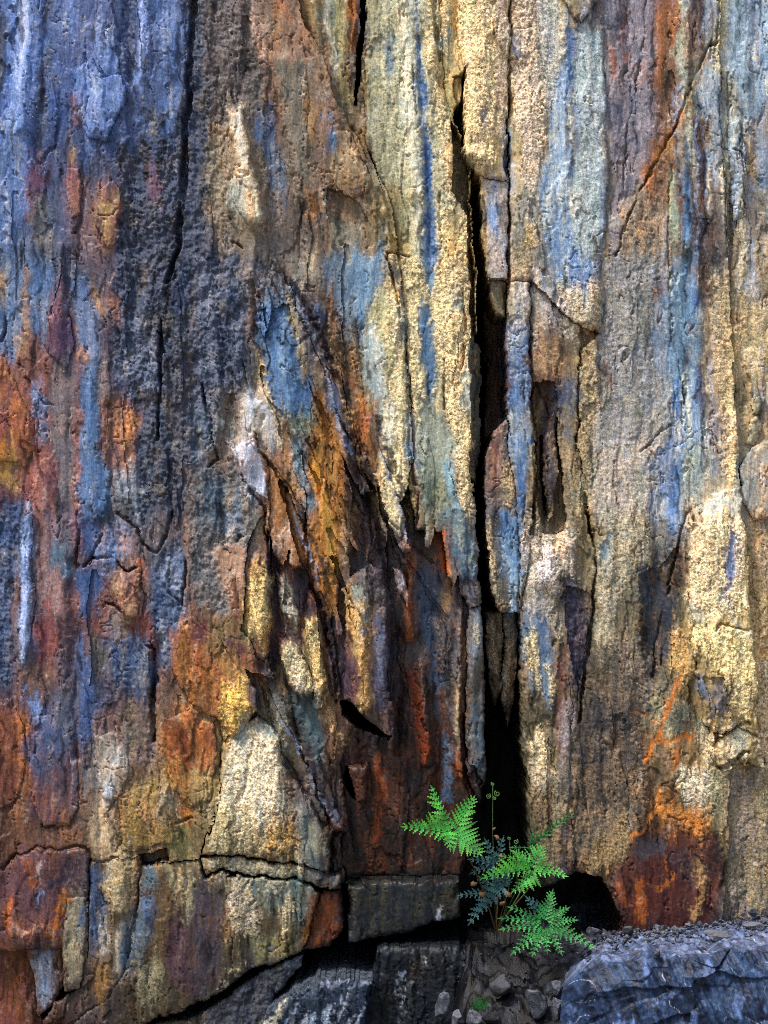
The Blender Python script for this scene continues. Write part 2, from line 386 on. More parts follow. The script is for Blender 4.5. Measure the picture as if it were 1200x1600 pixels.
L('8f8f90', "605,405,6 620,440,8 628,480,5 634,520,4 638,580,3 640,640,5 645,700,6 648,750,5", c2='6a5a58'); L('9fb0c8', "640,690,4 648,720,5")
A('5a3526', "648,740 660,745 658,790 650,820 642,790"); A('4a5c5c', "670,740 700,740 715,800 720,850 690,850 670,790", c2='8a8a68', n=8)
A('6b6a60', "740,520 757,540 757,680 745,700 735,660"); A('5a3a28', "768,480 795,490 793,660 772,660"); A('a08f70', "765,435 795,435 795,490 775,490 768,460", c2='6b5a40')
A('bdb092', "797,420 815,440 830,440 828,500 800,520", C=.5, c2='a8b0c0'); A('5f83bb', "795,515 825,515 828,600 825,640 815,650 795,630", c2='8a9ab8')
A('a9acae', "797,635 828,640 828,720 800,720 795,680", c2='6a86b0', n=7); A('4a6fa0', "805,690 825,690 820,800 805,790", c2='7a90b0'); L('a8926a', "832,560,3 836,640,4 834,720,4 830,790,3")
A('8a6a5a', "760,700 775,670 793,660 790,700 780,760 765,790 758,760", c2='6a5560'); L('a5683c', "772,715,4 768,745,4"); A('b59a6a', "785,725 800,730 800,790 785,790", C=.8)
A('a38a62', "800,400 830,400 832,440 800,440", C=.8); A('a69c86', "835,440 900,480 900,520 870,520 840,500", C=.6, c2='8d92a8', n=8); A('8f6440', "835,530 870,520 885,560 870,600 840,590 832,560", c2='b0906a', C=.4)
A('4c3430', "835,590 875,590 870,660 850,720 840,700 838,640", c2='6a4434'); A('4d5570', "865,610 900,600 905,680 880,690 870,660", c2='6b6a60', n=7); A('453f52', "850,680 875,640 870,780 855,800 848,740", c2='5f5a58')
A('8d7c5c', "875,660 905,690 905,830 880,830 872,760", C=.5, c2='6a604c'); A('a89a72', "875,450 940,440 942,520 900,505 880,500", C=1, c2='98927c')
# --- crusted slabs, middle right
A('8f8a78', "945,400 1050,400 1050,560 1040,680 960,700 930,700 910,640 940,540", C=.5, c2='6f7c90', n=8); A('7c88a0', "1020,420 1050,430 1052,580 1030,590 1020,520", c2='9a9aa0', n=8)
L('7a4a2c', "1043,425,3 1025,445,4 1020,465,4"); L('4f5460', "1005,465,4 1000,490,3"); A('9c8c66', "905,520 940,520 940,560 930,700 935,800 905,800 908,620", C=.8, c2='70684e')
L('8a5230', "915,510,5 935,525,4 938,545,4"); L('70382a', "945,575,5 950,590,5"); A('8199ac', "1050,400 1095,400 1095,560 1100,700 1105,760 1060,780 1052,640", c2='5f82b0')
L('3f66a0', "1088,400,5 1090,480,4"); L('3f6fb5', "1060,600,5 1062,700,6 1062,760,5"); L('5a3a30', "1075,500,3 1076,560,3 1073,585,2"); L('c8d0c8', "1070,590,4 1075,620,4 1078,700,3"); L('b5c3d3', "1100,660,4 1102,720,4"); L('5580bd', "1095,570,4 1095,620,4")
A('42363c', "1092,400 1125,400 1122,440 1115,480 1100,510 1095,450", c2='6a5040', n=6); A('5f5250', "1095,520 1120,540 1125,620 1115,690 1100,660 1098,580", c2='9a8a70', n=9)
A('bca674', "1120,420 1145,430 1142,560 1150,640 1152,750 1130,750 1130,640 1118,560 1105,520", C=.8, c2='a59a80'); L('cdb376', "1140,620,6 1147,700,6 1148,750,6", C=1)
A('a0a8b8', "1105,640 1130,650 1130,750 1108,750", c2='6a6470', n=8); A('b09a6c', "1140,440 1320,440 1320,600 1150,600 1145,520", C=.6, c2='94927c', n=8)
L('6f8a98', "1160,430,6 1165,450,6"); L('8a5a34', "1154,500,4 1158,490,3"); A('8c8060', "1150,600 1185,590 1180,660 1160,690 1150,660", C=.4); L('6a4030', "1150,620,3 1170,605,3 1178,590,2")
A('a5a5a0', "1155,720 1180,690 1320,680 1320,830 1170,830 1158,780", c2='b58c60', n=10); A('93a0ae', "1182,625 1195,620 1192,650 1180,645"); A('a8aa90', "1178,655 1192,650 1195,670 1180,690 1172,685")
A('b0a690', "955,690 990,690 1020,690 1040,720 1030,780 980,830 930,800 925,720", C=.5, c2='7f8088', n=9); L('9aa0b4', "960,690,3 985,695,3 1010,690,3"); L('a58570', "990,705,2 1020,690,2 1050,670,2")
A('4a6698', "1020,700 1055,690 1055,760 1045,780 1025,760", c2='8f9aae', n=9); A('6f8ec5', "1020,770 1070,770 1070,830 1020,820", c2='b8c0cc', n=10); A('b8ba9c', "1068,700 1105,690 1110,770 1080,790 1068,770", C=.3, c2='8fa0b0'); A('d2ccbc', "1100,790 1130,760 1155,765 1160,810 1100,820", c2='c0a878')
# --- lower slate wall, rust and purple
A('3f4a6a', "-120,850 30,860 30,900 20,1000 20,1060 -120,1060", c2='5a6a95', R=.7); L('9eacd6', "45,800,6 48,850,6 40,880,6 42,920,8 40,980,8 38,1030,6")
A('7d5a48', "25,900 32,900 30,960 15,960"); A('8a6658', "55,800 90,800 92,840 100,870 75,900 60,890", c2='6a6a88'); A('5f7085', "80,850 112,850 118,885 100,890 65,880")
A('9a6f62', "58,890 95,890 105,940 100,960 70,955 58,930", c2='7a7480'); A('7d4248', "52,960 85,970 95,985 92,1030 65,1045 58,1000", c2='8d5a4a'); A('6b5550', "30,1045 90,1040 95,1080 80,1105 40,1085 28,1070", c2='8a5f4c')
A('3f5580', "122,890 165,885 150,940 140,970 122,960", c2='566690', R=0); A('6f5360', "105,800 125,800 128,860 118,880 112,840"); A('4c5a88', "125,800 155,810 150,860 135,870 128,840", R=0)
A('7c89b0', "155,825 180,815 205,840 210,870 185,875 150,870", c2='a87a58', n=9, R=.5); A('a5764e', "165,900 215,885 222,940 215,970 200,960 175,930", c2='7d5a55', n=7, R=.4); L('c59872', "170,905,4 190,920,4 215,940,4"); L('c06a3c', "205,885,4 220,890,5")
A('7d4438', "200,970 222,940 235,980 240,1010 228,1010 210,985"); A('7b4a44', "148,940 165,960 160,1000 145,1010 140,970", c2='6a5a58'); A('77706a', "165,955 195,965 200,990 180,1000 165,980")
A('3b4a75', "175,1000 230,1000 240,1060 235,1110 205,1080 180,1060 170,1030", c2='8a8a8c', n=9, R=.4); A('46557f', "118,1000 145,1010 150,1070 155,1100 145,1160 125,1180 118,1080", R=0); A('6a6254', "135,1000 170,1000 170,1060 150,1060", c2='4a5570')
A('4f5c7e', "235,870 290,860 290,960 275,1030 255,1060 245,1000", R=.7, c2='7a85a5'); A('8c5a30', "265,975 300,960 300,1100 285,1060 270,1040", c2='a5743c')
A('6d3a2c', "-120,1090 20,1095 38,1150 35,1220 20,1260 -120,1260", c2='7d4a34'); A('5b5a6c', "80,1060 120,1080 120,1180 100,1160 70,1110"); A('4c5678', "45,1110 80,1110 120,1180 120,1240 60,1290 45,1220", c2='6a5560')
L('b5672c', "25,1110,4 38,1140,5 42,1180,4 40,1240,3"); L('8f9ed0', "30,1092,4 50,1100,4 65,1115,3")
A('b5aaa0', "160,1140 195,1155 200,1200 190,1240 160,1240 150,1180", c2='7a6e60', n=8); L('d3ccc8', "180,1160,4 188,1190,4 165,1225,4"); A('7a6650', "200,1100 245,1130 245,1200 205,1200", c2='5a5a6a', n=8, R=.5); A('9a6a30', "245,1130 300,1090 300,1250 260,1280 250,1200", c2='7a4a30', C=.4)
# --- rusty tongues
A('6a6a70', "300,800 390,800 410,850 390,920 370,960 340,960 310,940 295,880", R=.7, c2='8a8480', n=8); A('a5744e', "335,860 385,850 390,900 380,940 355,920 340,890", c2='b09a90', n=9); L('9aa0b8', "345,815,9 375,805,6", n=6); A('a08a70', "395,800 420,810 420,850 400,850")
A('c9b27a', "390,870 418,880 422,960 418,1020 405,1030 380,980 385,920", C=1, c2='a57a40'); A('9a5a28', "385,970 415,1000 418,1030 405,1032", c2='b5803c', C=.4); A('6a3a28', "360,910 385,920 380,970 370,990 360,950")
A('3a2c48', "420,830 432,860 435,960 430,1040 420,1040 422,920", R=.3); A('9c5c30', "425,800 470,800 478,870 470,892 450,888 430,865", c2='8a6a50'); L('b5b0a8', "448,820,4 452,850,4"); A('7a7068', "420,830 440,840 445,865 425,865", C=.4)
A('b06c2c', "478,800 530,800 528,880 525,960 515,960 495,920 482,860", c2='8a5a30'); L('c8924a', "510,800,6 518,850,5 525,890,4"); A('8a7860', "528,800 550,800 548,880 530,890", C=.6)
A('3a2c40', "430,875 460,885 480,900 490,960 480,970 460,940 445,900"); A('8c4c2c', "425,870 435,870 445,885 430,890"); A('c3bfa5', "432,890 445,910 455,940 468,965 460,975 440,950 432,920", C=.6, c2='6d7f90'); A('452a3e', "432,950 460,980 475,1010 455,1015 435,990")
A('c5ae78', "470,965 492,965 498,1010 512,1080 500,1090 490,1060 480,1020", C=1); A('cfc08f', "437,1000 460,1010 475,1040 490,1080 468,1092 455,1070 440,1030", C=1, c2='9aa0a0'); A('43303a', "490,920 515,960 515,1050 505,1040 495,980", c2='5a3428')
A('4a4044', "545,870 600,860 610,920 600,960 560,920", c2='5a5a60', R=.4); A('c0935a', "543,935 565,960 580,1000 585,1100 575,1115 560,1090 550,1020 540,970", C=.7, c2='b08048'); L('a8b8b0', "545,930,4 560,945,5 570,970,5"); L('7aa0b5', "564,990,4 568,1000,3"); A('464662', "583,960 600,960 605,1100 590,1120 582,1050", c2='5a6280'); A('382c40', "530,960 540,970 555,1080 555,1100 530,1090 525,1020")
A('9a5a2c', "270,970 320,980 345,1040 395,1080 400,1110 365,1150 330,1120 300,1100 270,1050", c2='7a4030', C=.3); A('b8924f', "345,1060 385,1065 400,1110 370,1130 355,1150 345,1110", C=1); A('5a2c34', "300,960 325,975 320,1000 300,1000"); A('453048', "350,1010 375,1010 400,1040 415,1040 425,1060 400,1060 370,1040"); A('9c5a30', "370,1020 395,1040 410,1060 400,1075 380,1050")
A('343c50', "385,1060 410,1080 415,1110 400,1110 390,1090"); A('bfb088', "415,1060 440,1080 450,1120 455,1150 440,1150 425,1120", C=.8, c2='8a9ca0'); A('5c6c70', "440,1050 460,1080 500,1100 510,1150 500,1200 470,1190 455,1120", c2='3a4450'); L('c3a678', "510,1115,3 520,1140,4 535,1165,4", C=.8)
A('44363a', "540,1150 600,1150 600,1250 560,1200 535,1180", c2='5a4a44'); A('7a3420', "255,1120 300,1110 335,1140 340,1200 300,1200 260,1180", c2='9a5a2c'); A('cdc3a3', "360,1150 400,1135 440,1160 440,1220 450,1260 430,1300 400,1300 370,1280 345,1260 350,1200", C=.9, c2='b9b5a0'); A('8d9a98', "345,1150 380,1125 430,1135 435,1165 400,1140 365,1160")
# --- foot of the wall
A('6a4638', "20,1260 110,1265 130,1300 120,1330 20,1330", c2='86583c'); A('5a4a55', "45,1200 120,1200 120,1260 90,1290 45,1270", c2='7a4a3c'); A('8a8078', "125,1200 150,1205 150,1240 130,1255", c2='5a6880'); A('d3d3d8', "153,1215 168,1225 175,1245 155,1245"); A('b59a78', "140,1255 180,1250 180,1330 150,1340 138,1300", c2='c9b8a0')
A('9a7038', "180,1240 265,1220 270,1320 190,1330", C=.5, c2='7d6a50', n=8); A('a8a088', "250,1240 280,1240 275,1280 255,1280", C=.5); A('b0622c', "275,1270 300,1260 300,1300 270,1320 265,1300"); A('9a8450', "265,1310 300,1300 300,1340 270,1345")
A('6e4a48', "0,1360 25,1330 135,1328 136,1420 100,1460 40,1480 0,1480 -120,1480 -120,1370", c2='5a4658'); L('b3a0a0', "65,1350,4 55,1370,4"); L('a5592c', "20,1400,6 15,1430,6 45,1450,7 90,1440,7", n=8); L('c08c78', "20,1440,4 35,1455,4 60,1450,4", n=5); L('6f76a0', "60,1405,6"); A('5a4a50', "100,1330 135,1330 136,1400 105,1400")
A('8a8068', "105,1410 122,1400 136,1410 134,1480 122,1530 102,1535 98,1480", c2='a5a090'); L('4a5f85', "130,1420,3 130,1480,3"); A('9a9db5', "50,1490 88,1490 82,1560 65,1570 55,1560", c2='6a7080'); A('8a4a28', "-120,1490 35,1490 45,1540 55,1640 -120,1660", c2='5a3a48')
A('56658a', "138,1360 165,1370 168,1400 165,1460 145,1500 138,1450"); A('b8a47c', "165,1345 210,1330 215,1370 200,1400 195,1430 175,1420 170,1380", C=.5, c2='8a8870'); L('d6cec0', "175,1345,3 170,1375,3"); L('c9c0b8', "162,1455,4 155,1490,4"); L('cfc4b0', "190,1455,3 182,1480,3 182,1515,3")
A('4f5f7a', "190,1440 215,1400 240,1400 235,1460 215,1510 195,1530 185,1500", c2='7a7a70'); A('5f7096', "215,1400 240,1400 240,1440 222,1450"); A('95683a', "145,1505 170,1500 172,1550 150,1540"); A('6a5438', "240,1350 262,1350 265,1440 255,1500 240,1480", c2='8a7050'); A('6a7a88', "222,1350 245,1350 245,1380 222,1380")
A('a09a7c', "262,1350 300,1355 300,1410 280,1420 268,1390", C=.5); A('5a3e48', "265,1440 300,1420 300,1550 270,1540 255,1500", c2='4a4048'); A('8a7f5c', "215,1510 250,1490 260,1560 220,1580", C=.6, c2='5a6a68')
A('b9a878', "345,1260 400,1280 420,1320 410,1340 330,1335 325,1310", C=.8, c2='9aa090'); A('6a7a80', "440,1250 490,1260 515,1320 510,1360 470,1345 465,1290", c2='9a9478', n=8); A('5a4a50', "440,1200 480,1210 500,1260 510,1310 490,1290 460,1240", c2='8a8480'); A('c08d4c', "415,1305 450,1285 465,1280 465,1320 440,1335 415,1325", C=1)
A('a8a07c', "310,1345 480,1345 480,1375 320,1370", C=.6, c2='7d8a88'); A('6f6a68', "470,1355 530,1365 530,1390 490,1385"); A('62767c', "340,1375 480,1375 490,1410 470,1450 430,1420 390,1400", c2='8a9080'); A('b3a27a', "355,1380 385,1380 405,1420 400,1470 380,1470 360,1420", C=.9, c2='7a8a90'); A('c0b089', "430,1400 455,1395 460,1440 440,1450", C=.9); A('6f7052', "395,1470 460,1450 470,1485 400,1510", c2='8a8058')
A('4a4450', "300,1380 345,1380 350,1450 345,1540 300,1560", c2='5a4038'); L('a87848', "355,1420,4 357,1455,3", C=.5); L('c0b8a8', "365,1385,5 372,1400,6", C=.6); A('7a3c1c', "488,1400 530,1395 535,1455 510,1480 475,1485 485,1440", c2='5a2c20'); L('a0642c', "478,1470,4 488,1440,4")
A('4a525e', "540,1385 720,1378 720,1440 640,1455 545,1475", c2='5c5744', R=.05); L('c0c0c8', "690,1412,2 686,1425,3 684,1440,3", n=4)
A('4a3236', "560,1150 620,1150 700,1100 740,1200 740,1380 540,1380 535,1300", c2='5c3a38'); A('8a3a1e', "580,1200 605,1170 605,1260 590,1330 575,1280", c2='6a2c24'); A('454552', "540,1320 620,1300 720,1300 720,1380 540,1380", c2='5a4038')
A('5a6072', "478,1190 495,1190 515,1240 540,1300 515,1297 497,1260", c2='4a4450'); L('a5642c', "515,1293,2 540,1300,2")
# --- dark fluted recess and blue pillar
A('6a5a50', "600,820 650,820 690,830 735,800 745,900 740,1000 720,1200 600,1150", c2='4a5064'); L('a8652c', "635,850,5 640,920,5 638,980,4", n=5); A('5f7890', "690,800 730,800 742,880 735,920 710,870 700,830", c2='8a9080', n=7); L('c06428', "692,840,3 695,880,5 698,900,4"); L('c08c5a', "702,900,5 698,940,5 705,970,3"); L('46607a', "720,860,7 725,900,5")
A('45506a', "655,880 690,880 695,950 670,1000 655,960", c2='5a5560'); A('6a6458', "680,960 725,970 720,1050 700,1080 685,1040", c2='4f5060', C=.3); L('b58a6a', "715,980,2 726,1000,3 724,1040,3 717,1080,3 715,1150,3 720,1200,2")
A('7a3c30', "635,1040 655,1050 665,1140 672,1200 640,1200 635,1100", c2='8d4c34'); L('a0603a', "655,1030,3 660,1080,3 668,1150,3"); A('4a3e50', "600,1000 630,1000 632,1200 605,1200", c2='503838')
A('4a5a6a', "735,1080 757,1080 760,1200 728,1200", c2='7a6a50'); A('7a8598', "738,950 755,948 755,1020 735,1025", c2='c0b088'); L('c5b58a', "742,985,5 746,1010,4", C=.8); L('7a5030', "726,1090,4 725,1130,4")
A('6b8fc0', "775,800 812,800 813,900 810,960 800,950 790,880 780,830", c2='4a6f98', R=0); L('a8c0d8', "790,860,4 800,900,4 807,945,4"); L('ab9a70', "762,820,4 768,880,5 775,930,4 785,960,5", C=1); L('857a60', "775,980,8 778,1050,9", C=1); L('857960', "800,970,7 800,1040,7 795,1100,8", C=1)
A('b5a888', "815,810 900,830 900,920 860,930 820,900", C=.8, c2='90949a', n=8); L('ddd6d8', "852,900,8 855,870,7", C=.8, n=6); L('dcb48c', "875,830,6 870,870,5", C=.8); A('40425a', "885,910 925,930 915,1000 905,1080 885,1000", c2='5a4a55', n=7, R=.5)
A('6a80a0', "815,960 850,960 870,1050 865,1100 830,1080", c2='4a6890'); L('b9a970', "832,985,6 838,1040,6 842,1080,5", C=1); L('bdac72', "862,1050,7 865,1090,6", C=1); L('b8aa80', "842,1150,9 850,1180,9 850,1200,9", C=1); A('6b4038', "870,1060 885,1000 885,1140 875,1150"); A('a89a80', "820,900 870,930 870,1000 850,960 820,960", C=.6, c2='7a8590', n=7); A('6d6050', "885,1080 905,1100 895,1250 870,1250 875,1160", C=.5, c2='7f8090')
# --- yellow crust, lower right
A('a09472', "930,800 1010,800 1020,880 990,900 960,960 970,1050 935,1050", C=.7, c2='7f867c', n=8); L('7f93a0', "942,840,6 950,900,5"); A('3c4656', "995,895 1030,885 1055,850 1075,830 1070,900 1050,1000 1020,1070 1010,1000 1000,930", c2='5a4a38', n=8); L('2f4a70', "1010,900,8 1018,920,7"); A('8c5a2c', "1050,880 1065,860 1060,930 1045,960 1030,1000 1040,930", c2='6a4428')
A('7d6f58', "970,1000 1015,1000 1025,1080 1000,1110 960,1090 935,1080", C=.7, c2='4f4f52', n=9); A('b5833f', "1045,990 1070,990 1085,1030 1075,1060 1050,1050", C=.8, n=7); A('ccb07a', "1075,810 1160,800 1170,900 1172,960 1110,970 1080,940 1070,880", C=1, c2='d6c8a0'); L('5573ad', "1145,835,4 1138,870,6 1138,895,5", n=5); L('8fa8d0', "1125,920,4 1130,930,3"); L('dcd8c8', "1085,950,5 1100,965,5")
A('c8ae70', "1080,970 1175,980 1182,1050 1185,1130 1150,1120 1120,1040 1085,1020", C=1, c2='d8c890'); L('bcc6c8', "1115,975,2 1150,975,3 1170,985,3"); A('5a5a4c', "1020,1080 1060,1080 1090,1120 1080,1160 1020,1170 1000,1120", C=.5, c2='9a9a78', n=8); A('54505a', "1100,1060 1128,1060 1140,1110 1135,1135 1120,1120", c2='7a8088'); L('4a6a98', "1088,1050,3 1095,1080,4 1105,1100,3")
A('b0a888', "1090,1130 1170,1140 1165,1190 1110,1190", C=.8); A('4f4a50', "920,1090 1000,1100 1010,1200 910,1200", C=.5, c2='7f7060', n=9); A('5e5548', "890,1200 1010,1200 1010,1290 960,1340 930,1370 890,1340", C=.6, c2='7f6a50', n=9); A('a89c80', "828,1200 870,1200 870,1240 832,1245", C=.8); A('7a6a4c', "832,1240 875,1240 890,1350 850,1380 840,1320", C=.7, c2='5a5040', n=7); L('50505c', "882,1290,5 880,1380,5")
A('9a9268', "1050,1200 1120,1200 1120,1260 1080,1265 1060,1240", C=1, c2='b8b8a8'); A('8d7c58', "1125,1200 1320,1200 1320,1440 1140,1440 1135,1320", C=.7, c2='5a6068', n=9); A('5e2a20', "950,1350 985,1310 1060,1290 1125,1305 1130,1380 1110,1460 990,1460 965,1400", c2='4a2c28', n=6); A('b5702c', "1030,1260 1110,1265 1115,1300 1075,1300 1040,1285", C=.6, c2='9a5a28'); A('3c3a42', "985,1320 1045,1300 1040,1330 1010,1345"); A('43343a', "1040,1330 1110,1320 1110,1400 1060,1370", c2='6a4a38'); L('8a4a24', "1000,1390,7 1000,1430,7"); L('8a4a28', "1040,1345,3 1050,1370,4"); L('4a3a38', "1122,1300,4 1126,1400,5 1120,1430,4"); A('8a744c', "935,1300 985,1300 980,1340 930,1370 915,1350", C=.7)
L('b06a34', "1065,1055,2 1050,1090,3 1040,1120,3 1025,1160,3 1008,1190,2", n=2); L('b06a34', "1022,1165,2 1045,1160,3 1085,1150,4", n=2); L('a86a3a', "990,1115,2 1015,1118,2 1035,1125,2", n=2); L('b0642c', "1058,1170,5 1060,1195,5", n=5); L('b8743c', "1035,1230,3 1030,1255,3 1000,1300,3 985,1310,2", n=2)
A('a8884c', "1165,800 1320,800 1320,1000 1180,1000 1172,900", C=.6, c2='8a8a80', n=8); L('b87838', "1170,850,4 1185,845,4 1190,835,3"); A('b8a070', "1180,1000 1320,1000 1320,1250 1195,1200", C=1, c2='a09a88')

# --- near-black strokes along grooves of the splintered zone, pale bloom on its edges
L('2a2430', "545,690,6 560,740,10 575,800,11 590,860,12 605,920,9", c2='4a3a38', n=9)
L('2c2632', "452,470,4 480,520,4 505,580,5 520,640,4", c2='4a4650', n=7)
L('2b2230', "480,890,6 500,950,8 520,1010,7 528,1080,7", c2='4a2e2c', n=7)
L('2e2634', "424,860,6 428,950,7 424,1040,6", c2='3a2a3a', n=6)
L('2c2830', "395,1010,8 425,1050,8 440,1090,6 465,1150,7 500,1230,9", c2='4c4a50', n=9)
L('302a34', "612,960,9 620,1060,12 618,1180,14", c2='4a3030', n=8)
L('262a38', "278,330,7 268,420,9 258,520,7", c2='3a4260', n=9, R=1)
L('d8cdb8', "402,690,3 410,730,3", n=4); L('c9bda8', "585,745,3 600,790,3 610,820,2", n=5); L('b8b4c0', "640,930,2 632,905,3", n=4)
L('2c2428', "848,640,7 852,720,6 858,800,5", n=7); L('33343f', "918,950,6 910,1040,7 900,1120,6", c2='5a5560', n=8)
L('332e30', "1112,360,6 1108,450,6 1104,520,4", n=8, c2='5a4a40'); L('3a3034', "1098,-60,6 1092,60,6", n=8, c2='6a5648')
A('3a2a2c', "545,1170 600,1160 700,1120 738,1210 740,1380 540,1380", c2='54302a', n=9, a=.75); L('6e2c1a', "592,1200,9 590,1290,8", n=8); A('2f333c', "540,1310 640,1290 722,1290 722,1380 540,1380", c2='40302c', n=9, a=.8)  # lower-centre recess: shade darkened into its colour
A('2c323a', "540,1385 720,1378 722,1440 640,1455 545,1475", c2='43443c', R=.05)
L('b8b8c0', "690,1412,2 686,1425,3 684,1440,2", n=6)
# --- broken rocks under the overhang
A('3a4658', "395,1660 420,1560 470,1538 500,1518 580,1522 575,1570 565,1660", c2='2c3a50', R=.3)
A('55505a', "300,1640 312,1590 352,1558 402,1530 440,1502 475,1494 466,1516 425,1556 402,1640", c2='3c4458', R=.7, n=8)
L('8a8f9c', "415,1512,4 445,1500,4 468,1497,3", c2='5a6480')
L('a09a80', "350,1530,5 372,1515,5", C=.8)
A('2f3844', "560,1660 572,1560 590,1482 640,1474 722,1470 755,1500 742,1560 705,1600 692,1660", c2='3c4450', R=.3)
L('8a93a8', "628,1520,5 624,1545,5 630,1570,3", n=9, c2='4a5468'); L('5a5040', "655,1500,9 648,1530,8", n=9); L('9aa0ac', "662,1495,3 668,1512,3", n=6)
# neighbouring stains finger into each other
for k, (axx, ayy, w1, w2, thr) in enumerate(((16, 45, 18, 60, .05), (9, 70, 8, 70, .15), (22, 22, 30, 34, .15), (6, 14, 6, 9, .0))):
    sx = fbm(w1 * 1.6, w2 * 1.6, 3, 210 + k * 10); sy = fbm(w1 * 1.6, w2 * 1.6, 3, 214 + k * 10); mk = fbm(w1, w2, 3, 218 + k * 10)
    J = np.clip(np.arange(NY)[:, None] + (sy * ayy / STEP).astype(int), 0, NY - 1); I = np.clip(np.arange(NX)[None, :] + (sx * axx / STEP).astype(int), 0, NX - 1)
    mk = sstep(thr, thr + .16, mk)
    CM = CM * (1 - mk[..., None]) + CM[J, I] * mk[..., None]; CR = CR * (1 - mk) + CR[J, I] * mk; RO = RO * (1 - mk) + RO[J, I] * mk
def blur(F, rx, ry):
    for _ in range(2):
        for ax, r in ((1, rx), (0, ry)):
            pad = [(0, 0)] * F.ndim; pad[ax] = (r + 1, r)
            c_ = np.cumsum(np.pad(F, pad, mode='edge'), axis=ax, dtype=np.float64)
            n_ = F.shape[ax]
            F = ((np.take(c_, np.arange(2 * r + 1, 2 * r + 1 + n_), ax) - np.take(c_, np.arange(0, n_), ax)) / (2 * r + 1)).astype(np.float32)
    return F
_b = blur(CM, 3, 7)                          # stains bleed into each other
CM = .58 * CM + .42 * _b
_g = CM @ np.array([.3, .5, .2], np.float32)
CM = np.clip(_g[..., None] + (CM - _g[..., None]) * 1.04, 0.003, 1)
_bl = sstep(1.0, 1.5, CM[..., 2] / CM[..., 0])              # slate: bluer, less violet
_q = (.06 * _bl * sstep(560, 720, PX))[..., None]; _y = (CM @ np.array([.3, .5, .2], np.float32))[..., None]
CM = CM * (1 - _q) + _y * np.array([1.0, 1.03, 1.06], np.float32) * _q; _bl = _bl * (1 - .5 * sstep(560, 720, PX))
CM[..., 0] *= 1 - .15 * _bl; CM[..., 1] *= 1 + .0 * _bl; CM[..., 2] *= 1 + .03 * _bl
_g = CM @ np.array([.3, .5, .2], np.float32)
CM = CM + (_g[..., None] - CM) * (.16 * CR * sstep(500, 700, PX))[..., None]
CM *= (1 + (.42 + .16 * sstep(540, 640, PX)) * CR)[..., None]
CM *= (1 - .30 * sstep(1180, 1420, PY + 40 * n_big) * (1 - .75 * CR))[..., None]      # lower wall darkened in the colour to stand for shade
_or = sstep(2.6, 4.5, CM[..., 0] / CM[..., 2])              # rust: browner, less scarlet
CM[..., 0] *= 1 - .06 * _or; CM[..., 1] *= 1 + .14 * _or; CM[..., 2] *= 1 + .32 * _or
CM[..., 0] *= 1 + .05 * CR; CM[..., 1] *= 1 - .035 * CR


# --- crisp late marks: quartz, veins, stripes, dark films
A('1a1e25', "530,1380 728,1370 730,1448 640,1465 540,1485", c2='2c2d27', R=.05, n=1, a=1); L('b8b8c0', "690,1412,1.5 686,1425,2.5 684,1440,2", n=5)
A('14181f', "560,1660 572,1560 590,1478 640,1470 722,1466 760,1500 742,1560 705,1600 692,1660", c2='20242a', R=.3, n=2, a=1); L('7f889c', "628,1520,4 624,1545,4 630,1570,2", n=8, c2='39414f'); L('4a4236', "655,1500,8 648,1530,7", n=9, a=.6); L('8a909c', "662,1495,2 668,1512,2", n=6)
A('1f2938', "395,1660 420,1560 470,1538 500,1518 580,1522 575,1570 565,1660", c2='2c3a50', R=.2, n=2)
import random as _rnd
_rg = _rnd.Random(12)
for k in range(13):
    x = 425 + k * 12 + _rg.uniform(-4, 4); y = _rg.uniform(1540, 1590); l_ = _rg.uniform(20, 55)
    L(_rg.choice(('b9b096', '9aa6bc', 'aeb4c0')), "%.0f,%.0f,%.1f %.0f,%.0f,%.1f %.0f,%.0f,%.1f" % (x, y, _rg.uniform(1, 3), x - .22 * l_, y + .5 * l_, _rg.uniform(2, 5), x - .5 * l_, y + l_, _rg.uniform(1, 3)), c2='7a8498', C=.6, n=5)
L('8a92aa', "500,1524,4 540,1527,4 578,1532,4", c2='5a6278', n=6, C=.4)
A('d0d0de', "362,702 388,692 402,688 411,716 416,780 396,762 380,746", c2='b0a8b4', n=3, R=0); A('c6c2c4', "380,624 396,618 412,640 424,668 412,690 392,678 382,660", c2='b0a48c', n=6, R=0)
L('a8b4e0', "37,-96,5 38,55,7 32,100,4 32,130,3", n=5); L('a2b0dc', "44,850,3 41,920,6 40,980,6 38,1020,4", n=5); L('a6b0d8', "168,55,3 164,88,2", n=4); L('9dabd8', "224,-50,4 222,60,4 220,100,3", n=5)
L('dcd0bc', "372,182,4 374,235,5 384,255,3", n=5); L('e0d4b8', "386,272,4 398,300,4 404,342,3", n=5)
L('b06a34', "1065,1055,1.5 1050,1090,2.6 1040,1120,2 1025,1160,2.6 1008,1190,2", n=2); L('b06a34', "1022,1165,2 1045,1160,2.4 1085,1150,3", n=2); L('a0623a', "990,1115,1.5 1015,1118,1.5 1035,1125,1.5", n=2); L('b0642c', "1058,1170,4 1062,1195,4", n=5); L('b8743c', "1035,1230,2.4 1030,1255,2.6 1000,1300,2.6 985,1310,2", n=2); L('c07a34', "1035,1268,7 1060,1275,8 1090,1285,9", n=7, C=.5)
L('b5703a', "1108,80,1 1080,150,1.5 1060,195,2.5 1040,225,2.6 1018,262,2", n=2); L('b27a40', "475,665,1.5 500,690,1.6 515,730,1.6 528,765,1.5", n=1.5)
